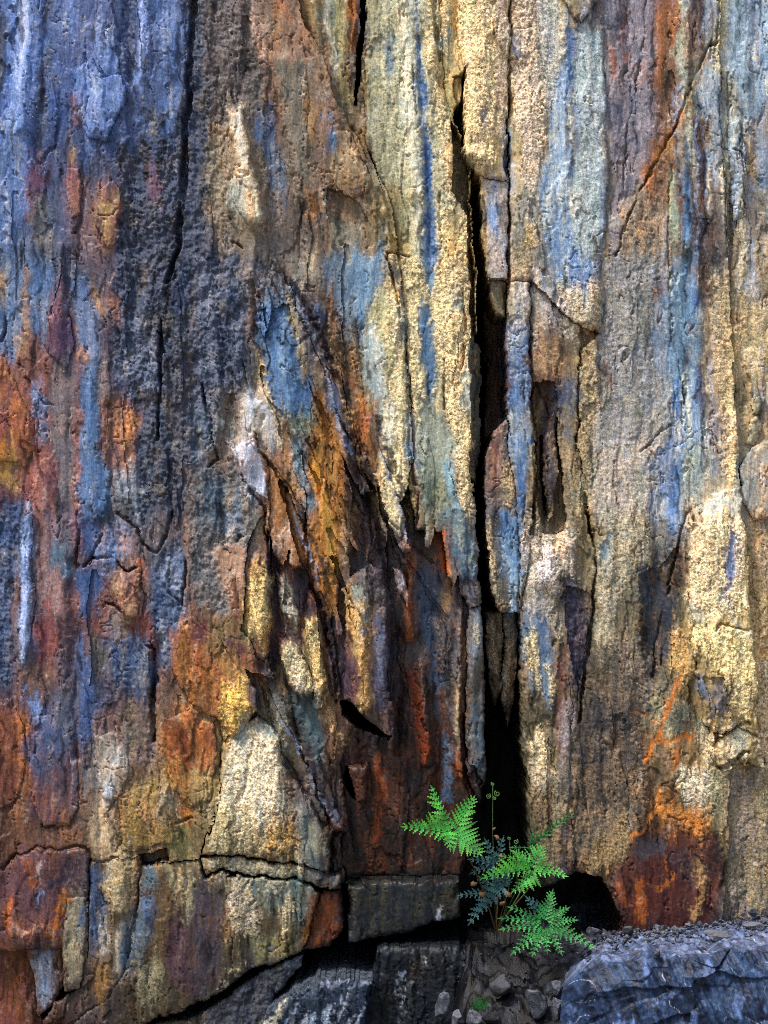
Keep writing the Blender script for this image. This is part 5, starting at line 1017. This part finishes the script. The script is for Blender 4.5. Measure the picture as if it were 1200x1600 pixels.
gs = np.concatenate([-np.geomspace(60, 0.5, 30), np.linspace(-.4, .4, 9), np.geomspace(.5, 60, 30)]).astype(np.float32)
gd_ = np.concatenate([np.linspace(0.3, -3, 34), -np.geomspace(3.2, 120, 30)]).astype(np.float32)
Xg, Yg = np.meshgrid(gs, gd_)
zg = -0.30 + 0.04 * fbm(3, 3, 3, 321, Xg, Yg)
idx = np.arange(Xg.size).reshape(Xg.shape)
q = np.stack([idx[:-1, :-1].ravel(), idx[1:, :-1].ravel(), idx[1:, 1:].ravel(), idx[:-1, 1:].ravel()], 1)
new_obj('ground', mesh_np('ground', np.stack([Xg, Yg, zg], -1).reshape(-1, 3), q), M_GROUND, kind='structure', label='stony ground in front of the cliff')

# ------------------------------------------------------------------ slate boulder
us = np.linspace(0, 1, 420, dtype=np.float32); vs_ = np.linspace(0, 1, 260, dtype=np.float32)
U, V = np.meshgrid(us, vs_)
bpx = np.interp(us, [0, .06, .5, 1], [872, 884, 1120, 1380])
top = np.interp(bpx, [870, 885, 905, 925, 945, 985, 1040, 1100, 1140, 1200, 1380], [1530, 1500, 1488, 1476, 1464, 1458, 1452, 1446, 1442, 1436, 1430])
edge = np.interp(bpx, [870, 905, 945, 985, 1010, 1060, 1100, 1140, 1200, 1380], [1556, 1520, 1500, 1500, 1486, 1494, 1492, 1480, 1486, 1490])
side = np.interp(bpx, [870, 885, 920, 1000, 1380], [.10, .045, .012, 0, 0])
prof_v = np.array([0, .06, .36, .42, .52, .75, 1.0])
PYb = np.zeros_like(U); Yb = np.zeros_like(U)
for i in range(len(us)):
    t_, e_ = top[i], edge[i]
    PYb[:, i] = np.interp(vs_, prof_v, [t_ + 10, t_, e_ - 3, e_ + 4, e_ + 34, 1640, 1840])
    Yb[:, i] = np.interp(vs_, prof_v, [.035, .0, -.165, -.180, -.200, -.222, -.235]) + side[i] * np.interp(vs_, [0, .36, 1], [.3, 1, 1])
kx = np.array([(D + Yb) / D])[0]
Xb = (bpx[None, :] - 600) * .001 * kx; Zb = CAMZ + (800 - PYb) * .001 * kx
fx, fy = Xb * 1000, Zb * 1000 + Yb * 500
wp = fbm(60, 60, 3, 411, fx, fy); wq = fbm(60, 60, 3, 415, fx, fy)
k1 = cells(120, 60, 401, fx + 10 * wp, fy + 8 * wq); k2 = cells(42, 30, 421, fx + 6 * wp, fy + 4 * wq); k3 = cells(15, 20, 425, fx + 3 * wp, fy)
w_ = sstep(0, .08, V); fw = sstep(.34, .44, V)
cleav = fbm(9, 60, 4, 461, fx + .35 * fy, fy)
dis = facet(k1, 12, 30) + facet(k2, 1.6, 3.5) + facet(k3, 1.0, 1.8) + 1.8 * cleav + 3 * wp + 1.0 * fbm(8, 8, 3, 451, fx, fy)
dis = dis * (.35 + .65 * fw)
Yb = Yb - dis * .001 * w_ * (.15 + .85 * fw); Zb = Zb + (.35 * dis + 5 * fbm(26, 20, 4, 497, fx, Yb * 1000) + 3 * np.abs(fbm(11, 10, 3, 499, fx, Yb * 1000))) * .001 * (1 - fw) * w_
idx = np.arange(U.size).reshape(U.shape)
q = np.stack([idx[:-1, :-1].ravel(), idx[1:, :-1].ravel(), idx[1:, 1:].ravel(), idx[:-1, 1:].ravel()], 1)
m1 = sstep(-.3, .4, fbm(40, 60, 4, 471, fx + .35 * fy, fy) + .4 * cleav)[..., None]; m2 = sstep(.2, .55, fbm(22, 36, 4, 475, fx, fy) + .35 * (k2[1] - .5))[..., None]
bc = lin('161f33') * (1 - m1) + lin('263752') * m1; bc = bc * (1 - .55 * m2) + lin('5a70a0') * .55 * m2
gn = fbm(24, 16, 4, 481, fx, Yb * 1000); grit = (1 - fw)[..., None] * (.35 + .65 * sstep(-.2, .2, gn))[..., None]
bc = bc * (1 - .8 * grit) + lin('6a7490') * .8 * grit
vn = np.exp(-(fbm(70, 50, 3, 485, fx + 6 * wp, fy + 6 * wq) / .012) ** 2) * sstep(.0, .3, fbm(45, 30, 3, 489, fx, fy))
bc = bc + (lin('b8c2dc') - bc) * (.6 * vn)[..., None]
rs = sstep(.32, .6, fbm(30, 40, 4, 491, fx, fy))[..., None]; bc = bc * (1 - .5 * rs) + lin('4a4038') * .5 * rs
bc = bc * np.clip(1 + .75 * cleav + .55 * fbm(5, 7, 3, 495, fx, fy), .2, 2.6)[..., None]
bt = np.zeros((U.size, 3), np.float32); bt[:, 1] = .25
new_obj('slate_boulder', mesh_np('slate_boulder', np.stack([Xb, Yb, Zb], -1).reshape(-1, 3), q, None, bc.reshape(-1, 3).astype(np.float32), bt), ROCK, label='large angular blue slate boulder with thin white veins below the rust red foot', category='boulder')

# ------------------------------------------------------------------ loose rocks
def chunk(name, seed, mat, loc, dims, rot=(0, 0, 0), sub=3, planes=9, rough_=.06, parent=None, **props):
    rng = random.Random(seed)
    bm = bmesh.new(); bmesh.ops.create_icosphere(bm, subdivisions=sub, radius=1)
    pl = [(Vector((rng.gauss(0, 1), rng.gauss(0, 1), rng.gauss(0, 1))).normalized(), rng.uniform(.5, .82)) for _ in range(planes)]
    off = Vector((rng.uniform(0, 50), rng.uniform(0, 50), rng.uniform(0, 50)))
    from mathutils import noise as mn
    for v in bm.verts:
        for n_, d__ in pl:
            e = v.co.dot(n_) - d__
            if e > 0:
                v.co -= n_ * e
        v.co += v.co.normalized() * rough_ * (mn.noise(v.co * 2.2 + off) + .5 * mn.noise(v.co * 6 + off) + .35 * mn.noise(v.co * 14 + off))
        v.co = Vector((v.co.x * dims[0], v.co.y * dims[1], v.co.z * dims[2]))
    me = bpy.data.meshes.new(name); bm.to_mesh(me); bm.free()
    for p in me.polygons:
        p.use_smooth = sub > 3
    o = new_obj(name, me, mat, parent, **props)
    o.location = loc; o.rotation_euler = rot
    return o

G_ = 'loose stones on the ledge'
for (px, py, y, wdt, hgt, dpt, mt, sd_, rz, lb) in (
    (838, 1566, -.115, 23, 26, 20, M_GRIT, 1, .3, 'pale angular stone wedged beside the slate boulder'),
    (866, 1543, -.10, 15, 12, 16, M_GRIT, 2, .8, 'small grey stone above the pale angular one'),
    (690, 1574, -.105, 13, 24, 12, M_GRIT, 3, .3, 'narrow upright whitish stone on the dark slope'),
    (715, 1592, -.115, 14, 14, 13, M_GRIT, 4, 1.3, 'squat grey stone beside the narrow whitish one'),
    (742, 1590, -.12, 14, 15, 13, M_GRIT, 5, .3, 'rounded speckled grey stone at the bottom of the slope'),
    (768, 1585, -.12, 17, 20, 14, M_DARKR, 6, 2.3, 'dark stone with a white edge at the bottom of the slope'),
    (785, 1540, -.08, 24, 20, 20, M_DARKR, 9, 2.0, 'dark lumpy stone in front of the lowest frond'),
    (905, 1478, -.075, 17, 10, 16, M_GRIT, 11, .5, 'flat pale stone at the tip of the lowest frond'),
    (928, 1455, -.02, 13, 9, 12, M_GRIT, 12, 1.1, 'whitish stone at the mouth of the hollow'),
    (983, 1452, -.03, 10, 9, 10, M_DARKR, 13, .7, 'dark pebble against the rust red foot'),
    (1035, 1451, -.03, 9, 7, 9, M_DARKR, 14, .2, 'small dark pebble in the grit under the rust'),
    (1120, 1462, -.10, 28, 7, 20, M_GRIT, 15, .4, 'flat grey flake lying on the slate boulder'),
    (1175, 1450, -.05, 24, 12, 20, M_GRIT, 16, .9, 'broad grey stone under the knobbly yellow wall'),
    (1176, 1425, -.02, 8, 9, 8, M_GRIT, 17, .9, 'small round pebble leaning on the yellow wall'),
    (870, 1575, -.12, 10, 22, 10, M_GRIT, 18, .1, 'thin upright grey splinter beside the slate boulder'),
):
    p = at(px, py, y)
    chunk('loose_stone', 500 + sd_, mt, p, (wdt * .001, dpt * .001, hgt * .001), (.2 * math.sin(sd_), .3 * math.cos(sd_ * 2), rz), sub=4, group=G_, label=lb, category='stone', planes=12, rough_=.09)

# chips of grit and rubble that nobody could count
rng = random.Random(7)
bm = bmesh.new()
def grit_at(px, y, s):
    x = (px - 600) * .001
    z = float(ledge_z(np.array([x]), np.array([y]))[0])
    if px > 900:                       # on the boulder's flat top
        zb_ = CAMZ + (800 - np.interp(px, bpx, top)) * .001; zf_ = CAMZ + (800 - np.interp(px, bpx, edge)) * .001 * (D - .165) / D
        z = zb_ + (zf_ - zb_) * min(1, max(0, -y / .165))
    m = Matrix.Translation((x, y, z + s * .3 + .004)) @ Matrix.Rotation(rng.uniform(0, 6.3), 4, Vector((rng.random() - .5, rng.random() - .5, rng.random() - .5)).normalized()) @ Matrix.Diagonal((s * rng.uniform(.7, 1.6), s * rng.uniform(.7, 1.3), s * rng.uniform(.5, 1), 1))
    r = bmesh.ops.create_icosphere(bm, subdivisions=1, radius=1, matrix=m)
    for v in r['verts']:
        v.co += Vector((rng.uniform(-.3, .3), rng.uniform(-.3, .3), rng.uniform(-.3, .3))) * s
for _ in range(420):
    grit_at(rng.uniform(900, 1290), -abs(rng.gauss(0, .055)), rng.choice((.0012, .002, .002, .003, .003, .005)))
me = bpy.data.meshes.new('gravel'); bm.to_mesh(me); bm.free()
new_obj('gravel', me, M_GRIT, kind='stuff', label='pale grit and stone chips scattered along the ledge', category='gravel')

bm = bmesh.new()
for _ in range(140):
    grit_at(rng.uniform(590, 890), rng.uniform(-.17, .02), rng.choice((.0015, .002, .002, .003, .004)))
me = bpy.data.meshes.new('rubble'); bm.to_mesh(me); bm.free()
new_obj('rubble', me, M_DARKR, kind='stuff', label='dark damp chips covering the slope under the ferns', category='rubble')

# ------------------------------------------------------------------ fern
def leaf_material(name, c_in, c_tip, trans=.35, rough=.5):
    m = bpy.data.materials.new(name); m.use_nodes = True
    t = m.node_tree; ln = t.links.new; bs = t.nodes['Principled BSDF']; out = t.nodes['Material Output']
    va = nd(t, 'ShaderNodeVertexColor', layer_name='tint'); sp = nd(t, 'ShaderNodeSeparateColor'); ln(va.outputs[0], sp.inputs[0])
    tc = nd(t, 'ShaderNodeTexCoord'); nz = nd(t, 'ShaderNodeTexNoise', i_Scale=45.0, i_Detail=3.0); ln(tc.outputs['Object'], nz.inputs['Vector'])
    mr = nd(t, 'ShaderNodeMapRange'); mr.inputs['From Min'].default_value = .35; mr.inputs['From Max'].default_value = .65; mr.inputs['To Min'].default_value = .5; mr.inputs['To Max'].default_value = 1.45; ln(nz.outputs[0], mr.inputs[0])
    mx = nd(t, 'ShaderNodeMix', data_type='RGBA'); ln(sp.outputs[0], mx.inputs[0]); mx.inputs[6].default_value = (*c_in, 1); mx.inputs[7].default_value = (*c_tip, 1)
    vm = nd(t, 'ShaderNodeVectorMath', operation='SCALE'); ln(mx.outputs[2], vm.inputs[0]); ln(mr.outputs[0], vm.inputs['Scale'])
    ln(vm.outputs[0], bs.inputs['Base Color']); bs.inputs['Roughness'].default_value = rough; bs.inputs['Specular IOR Level'].default_value = .3
    tr = nd(t, 'ShaderNodeBsdfTranslucent'); ln(vm.outputs[0], tr.inputs[0])
    ms = nd(t, 'ShaderNodeMixShader'); ms.inputs[0].default_value = trans
    ln(bs.outputs[0], ms.inputs[1]); ln(tr.outputs[0], ms.inputs[2]); ln(ms.outputs[0], out.inputs[0])
    return m
M_FERN = leaf_material('fresh_frond', (.03, .28, .05), (.16, .50, .045))
M_FERN2 = leaf_material('mid_frond', (.028, .20, .055), (.075, .33, .06))
M_OLD = leaf_material('old_frond', (.035, .10, .10), (.055, .13, .12), trans=.15)
M_STEM = simple_material('stem_brown', ['3a2a18', '5a4a20'], 60, bump=.0005)
M_STALK = simple_material('stalk_green', ['34502a', '5f8048'], 60, bump=.0003)
M_DEAD = simple_material('dry_leaf', ['4a3220', '7a5a3c', 'a8845c'], 60, bump=.001)

class LB:
    def __init__(s):
        s.v = []; s.f = []; s.t = []
    def add(s, p, t):
        s.v.append(p); s.t.append(t); return len(s.v) - 1
    def strip(s, p0, d, side, nrm, length, width, teeth, curl, rng):
        """a toothed leaflet from p0 along d"""
        n = max(2, teeth) * 2; tv = rng.uniform(-.12, .3)
        spine, lf, rt = [], [], []
        for i in range(n + 1):
            u = i / n
            w = width * (1 - u) ** .75 * (.55 + .45 * min(1, u * 5))
            k = 1.0 if i % 2 else .36
            c = p0 + d * (length * u) + nrm * (curl * length * u * u) + side * (.06 * length * u * u)
            back = d * (width * .30 if i % 2 else 0)
            spine.append(s.add(c, .25 * u + tv))
            if i < n:
                lf.append(s.add(c + side * w * k + back + nrm * (w * .22), .3 + .7 * u + tv if i % 2 else .15 + tv))
                rt.append(s.add(c - side * w * k + back + nrm * (w * .22), .3 + .7 * u + tv if i % 2 else .15 + tv))
        for i in range(n - 1):
            s.f.append((spine[i], spine[i + 1], lf[i + 1], lf[i])); s.f.append((spine[i + 1], spine[i], rt[i], rt[i + 1]))
        s.f.append((spine[n - 1], spine[n], lf[n - 1])); s.f.append((spine[n], spine[n - 1], rt[n - 1]))
        s.t[spine[n]] = 1.0
    def tube(s, pts, r0, r1, tint=0.0, nseg=5):
        rings = []
        for i, p in enumerate(pts):
            d = (pts[min(i + 1, len(pts) - 1)] - pts[max(i - 1, 0)]).normalized()
            a = d.cross(Vector((0.3, 1, 0.2))).normalized(); b = d.cross(a)
            r = r0 + (r1 - r0) * i / max(1, len(pts) - 1)
            rings.append([s.add(p + (a * math.cos(k * 6.2832 / nseg) + b * math.sin(k * 6.2832 / nseg)) * r, tint) for k in range(nseg)])
        for i in range(len(rings) - 1):
            for k in range(nseg):
                s.f.append((rings[i][k], rings[i][(k + 1) % nseg], rings[i + 1][(k + 1) % nseg], rings[i + 1][k]))
        s.f.append(tuple(rings[-1])); s.f.append(tuple(reversed(rings[0])))
    def build(s, name, mat, parent=None, **props):
        me = bpy.data.meshes.new(name); me.from_pydata([tuple(p) for p in s.v], [], s.f); me.update()
        a = me.color_attributes.new('tint', 'FLOAT_COLOR', 'POINT')
        for i, t in enumerate(s.t):
            a.data[i].color = (t, t, t, 1)
        for p in me.polygons:
            p.use_smooth = True
        return new_obj(name, me, mat, parent, **props)

def bez(a, b, bend, n=14):
    m = (a + b) / 2 + bend
    return [a * (1 - t) ** 2 + m * 2 * t * (1 - t) + b * t * t for t in [i / n for i in range(n + 1)]]

def pinna(parent, mat, a, b, l_up, l_dn, pairs, nrm, seed, wid=.34, bend=(0, 0, 0), curl=.10, lmin=.0055, ang=58):
    """a and b: axis ends; l_up / l_dn: longest leaflet on the upper / lower side (metres)"""
    rng = random.Random(seed); lb = LB()
    path = bez(a, b, Vector(bend), 20)
    L_ = (b - a).length
    lb.tube(path[::2] + [path[-1]], .0011, .0004, .1)
    for i in range(pairs):
        t = (i + .35) / pairs
        k = min(19, int(t * 20)); fr = t * 20 - k
        p = path[k].lerp(path[k + 1], fr); d = (path[k + 1] - path[k]).normalized()
        side = nrm.cross(d).normalized()
        if side.z < 0 or (abs(side.z) < .25 and side.x > 0):
            side = -side
        n2 = nrm
        for sgn, lmax in ((1, l_up), (-1, l_dn)):
            if lmax <= 0:
                continue
            ln_ = (lmax - lmin) * (1 - t) ** .85 + lmin
            ln_ *= rng.uniform(.78, 1.15)
            an = math.radians(ang - 12 * t + rng.uniform(-5, 5))
            dd = (d * math.cos(an) + side * sgn * math.sin(an)).normalized()
            sd = nrm.cross(dd).normalized()
            sp_ = L_ / pairs
            w = min(ln_ * wid, sp_ * .64 + .0004)
            lb.strip(p, dd, sd, n2, ln_, w, max(2, int(ln_ / .0036)), curl * rng.uniform(-1.2, 2.6), rng)
    d = (path[-1] - path[-2]).normalized()
    lb.strip(path[-2], d, nrm.cross(d).normalized(), nrm, max(.008, L_ * .12), .0022, 3, .1, rng)
    return lb.build('pinna', mat, parent)

root = at(775, 1455, .03)
fern = new_obj('fern', None, label='green fern clump growing out of the foot of the dark fissure', category='fern')
fern.location = root
def kid(o):
    o.matrix_parent_inverse = Matrix.Identity(4)
def frond(mat, stipe, label, axes, nrm, seed, stem=M_STEM, yoff=0.0, wid=.34):
    lb = LB()
    pts = [at(*p) - root for p in stipe]
    path = []
    for i in range(len(pts) - 1):
        for k in range(6):
            t = k / 6
            p0 = pts[max(i - 1, 0)]; p1 = pts[i]; p2 = pts[i + 1]; p3 = pts[min(i + 2, len(pts) - 1)]
            path.append(.5 * ((2 * p1) + (p2 - p0) * t + (2 * p0 - 5 * p1 + 4 * p2 - p3) * t * t + (3 * p1 - p0 - 3 * p2 + p3) * t ** 3))
    path.append(pts[-1])
    lb.tube(path, .0014, .0009, .0, 6)
    fr = lb.build('frond', stem, fern, label=label)
    nrm = Vector(nrm).normalized()
    for i, (a, b, lu, ld, n) in enumerate(axes):
        pinna(fr, mat, at(*a) - root, at(*b) - root, lu * .00118, ld * .00118, n, nrm, seed + i, bend=(0, -.006, .004), wid=wid)
    return fr
frond(M_FERN, [(775, 1455, .03), (758, 1400, .0), (735, 1345, -.045), (708, 1301, -.06)], 'bright green frond reaching over the dark rock',
  [((706, 1303, -.06), (631, 1292, -.085), 31, 17, 9), ((705, 1298, -.06), (675, 1231, -.045), 9, 27, 9), ((711, 1297, -.06), (740, 1247, -.05), 24, 22, 8), ((708, 1300, -.06), (750, 1335, -.10), 36, 30, 8), ((700, 1300, -.062), (703, 1325, -.085), 14, 14, 4)], (0, -.93, .36), 1000)
frond(M_FERN, [(775, 1455, .03), (800, 1420, .0), (828, 1385, -.03), (832, 1360, -.05)], 'bright green frond with curled tips at the middle of the clump',
  [((830, 1358, -.05), (756, 1372, -.10), 33, 10, 9), ((830, 1356, -.05), (848, 1324, -.04), 24, 20, 6), ((832, 1362, -.05), (883, 1369, -.08), 21, 9, 7), ((834, 1364, -.05), (801, 1393, -.10), 12, 26, 7), ((826, 1350, -.05), (804, 1331, -.045), 13, 11, 5), ((820, 1352, -.052), (786, 1338, -.06), 10, 10, 5)], (0, -.9, .43), 1100)
frond(M_FERN2, [(775, 1455, .03), (812, 1452, .0), (838, 1440, -.04), (850, 1446, -.07)], 'mid green frond fanned out over the stones',
  [((846, 1440, -.07), (781, 1435, -.09), 11, 12, 8), ((846, 1446, -.07), (783, 1452, -.11), 10, 14, 8), ((846, 1450, -.07), (800, 1490, -.13), 15, 18, 8), ((850, 1452, -.07), (832, 1492, -.13), 13, 12, 7), ((852, 1452, -.07), (855, 1488, -.13), 10, 10, 6), ((856, 1450, -.07), (877, 1490, -.13), 12, 11, 7), ((858, 1448, -.07), (926, 1480, -.12), 17, 15, 9), ((858, 1443, -.07), (898, 1438, -.09), 13, 11, 7), ((855, 1440, -.07), (886, 1420, -.07), 12, 11, 7), ((850, 1438, -.07), (863, 1394, -.06), 18, 17, 8), ((846, 1438, -.07), (797, 1418, -.08), 10, 9, 7)], (0, -.86, .5), 1200)
frond(M_FERN2, [(775, 1455, .03), (815, 1390, .01), (828, 1340, -.01), (834, 1320, -.02)], 'thin young frond pointing up beside the crusted rock',
  [((832, 1321, -.02), (891, 1272, -.05), 14, 13, 10), ((838, 1328, -.02), (801, 1324, -.03), 4, 4, 5), ((830, 1320, -.02), (832, 1303, -.03), 7, 9, 4)], (.3, -.9, .2), 1300, stem=M_STALK, wid=.22)
frond(M_OLD, [(775, 1455, .03), (778, 1400, .03), (776, 1350, .03), (770, 1340, .02)], 'dark bluish old frond behind the bright ones',
  [((776, 1348, .02), (786, 1311, .01), 12, 10, 5), ((774, 1350, .02), (759, 1314, .01), 10, 12, 5), ((774, 1352, .02), (735, 1343, -.005), 11, 9, 5), ((773, 1354, .02), (737, 1364, -.01), 13, 9, 5)], (.1, -.95, .3), 1400, wid=.46)
frond(M_OLD, [(775, 1455, .03), (790, 1420, .02), (785, 1395, .01)], 'dark bluish old frond pointing down over the black gap',
  [((788, 1385, .01), (734, 1442, -.03), 26, 13, 8), ((776, 1396, .008), (718, 1399, -.02), 12, 12, 8), ((770, 1398, .01), (750, 1371, .0), 11, 11, 5), ((782, 1390, .01), (768, 1366, .0), 11, 11, 5), ((788, 1386, .01), (792, 1360, .0), 12, 12, 5)], (.1, -.95, .3), 1500, wid=.42)
frond(M_OLD, [(775, 1455, .03), (815, 1440, .02), (848, 1430, -.01)], 'dark bluish old frond hidden behind the fanned one',
  [((848, 1432, -.02), (824, 1403, -.03), 12, 12, 5), ((852, 1436, -.02), (874, 1424, -.04), 11, 11, 5), ((850, 1440, -.02), (818, 1440, -.05), 14, 14, 5), ((855, 1445, -.02), (880, 1462, -.05), 14, 14, 5)], (.1, -.95, .3), 1600, wid=.46)
def crozier(pts, curls, label, seed):
    lb = LB(); P_ = [at(*p) - root for p in pts]
    lb.tube(P_, .0005, .0004, .4, 6)
    o = lb.build('fiddlehead', M_STALK, fern, label=label)
    for (c, r, sg) in curls:
        l2 = LB(); c = at(*c) - root; pts_ = []
        for k in range(22):
            a_ = k / 21 * 9.0; rr = r * (1 - .8 * k / 21)
            pts_.append(c + Vector((sg * math.cos(a_ + 2) * rr, -.001 * k / 21, math.sin(a_ + 2) * rr)))
        l2.tube(pts_, .0008, .0005, .8, 6); l2.build('curl', M_STALK, o)
crozier([(775, 1455, .03), (772, 1380, .0), (770, 1300, -.02), (770, 1250, -.03), (770, 1227, -.03)], [((770, 1225, -.03), .0028, 1), ((763, 1244, -.032), .0042, -1), ((777, 1240, -.032), .0048, 1), ((773, 1247, -.03), .003, 1)], 'slender coiled shoot rising into the black fissure', 1)
crozier([(775, 1455, .03), (795, 1390, .0), (798, 1340, -.02), (796, 1312, -.03)], [((796, 1310, -.03), .0026, 1)], 'short shoot with a tiny round coil', 2)
crozier([(775, 1455, .03), (808, 1390, .0), (808, 1340, -.03), (806, 1318, -.035)], [((806, 1315, -.035), .004, -1)], 'short shoot with a pale coiled head', 3)

# dry leaf scraps caught between the fronds
for i, (px, py, y, s, lb_) in enumerate(((777, 1309, .012, 6, 'crumpled tan leaf scrap below the slender coiled shoot'), (783, 1337, .0, 5, 'pale dry leaf scrap behind the middle frond'), (740, 1381, .0, 6, 'curled brown leaf scrap above the down pointing old frond'), (755, 1397, -.02, 7, 'cream leaf scrap lying on the old frond'), (786, 1411, -.02, 6, 'round tan leaf scrap at the base of the clump'), (796, 1398, -.01, 7, 'orange brown leaf scrap beside the middle frond'), (772, 1295, .01, 4, 'tiny grey leaf scrap on the coiled shoot'))):
    l2 = LB(); c = at(px, py, y); rg = random.Random(i)
    ring = []
    ctr = l2.add(Vector((0, -.002, 0)), 0)
    for k in range(9):
        a_ = k / 9 * 6.283; r = s * .001 * rg.uniform(.6, 1.15)
        ring.append(l2.add(Vector((math.cos(a_) * r, rg.uniform(-.002, .002), math.sin(a_) * r * .7)), .5))
    for k in range(9):
        l2.f.append((ctr, ring[k], ring[(k + 1) % 9]))
    o = l2.build('dry_leaf', M_DEAD, label=lb_, category='leaf', group='dry leaf scraps among the fern'); o.location = c
    o.rotation_euler = (rg.uniform(-.5, .5), rg.uniform(-1, 1), rg.uniform(-.5, .5))
    md = o.modifiers.new('thickness', 'SOLIDIFY'); md.thickness = .0006
# moss
lb = LB(); rg = random.Random(3)
for _ in range(160):
    px, py = rg.gauss(750, 7), rg.gauss(1572, 5)
    p = at(px, py, -.125 + rg.uniform(-.006, .006)); d = Vector((rg.uniform(-.6, .6), -.6, rg.uniform(.2, 1))).normalized(); s_ = d.cross(Vector((0, 1, .2))).normalized()
    lb.strip(p, d, s_, s_.cross(d), .006, .0009, 2, .2, rg)
lb.build('moss', M_FERN2, kind='stuff', label='small tuft of moss among the stones', category='moss')
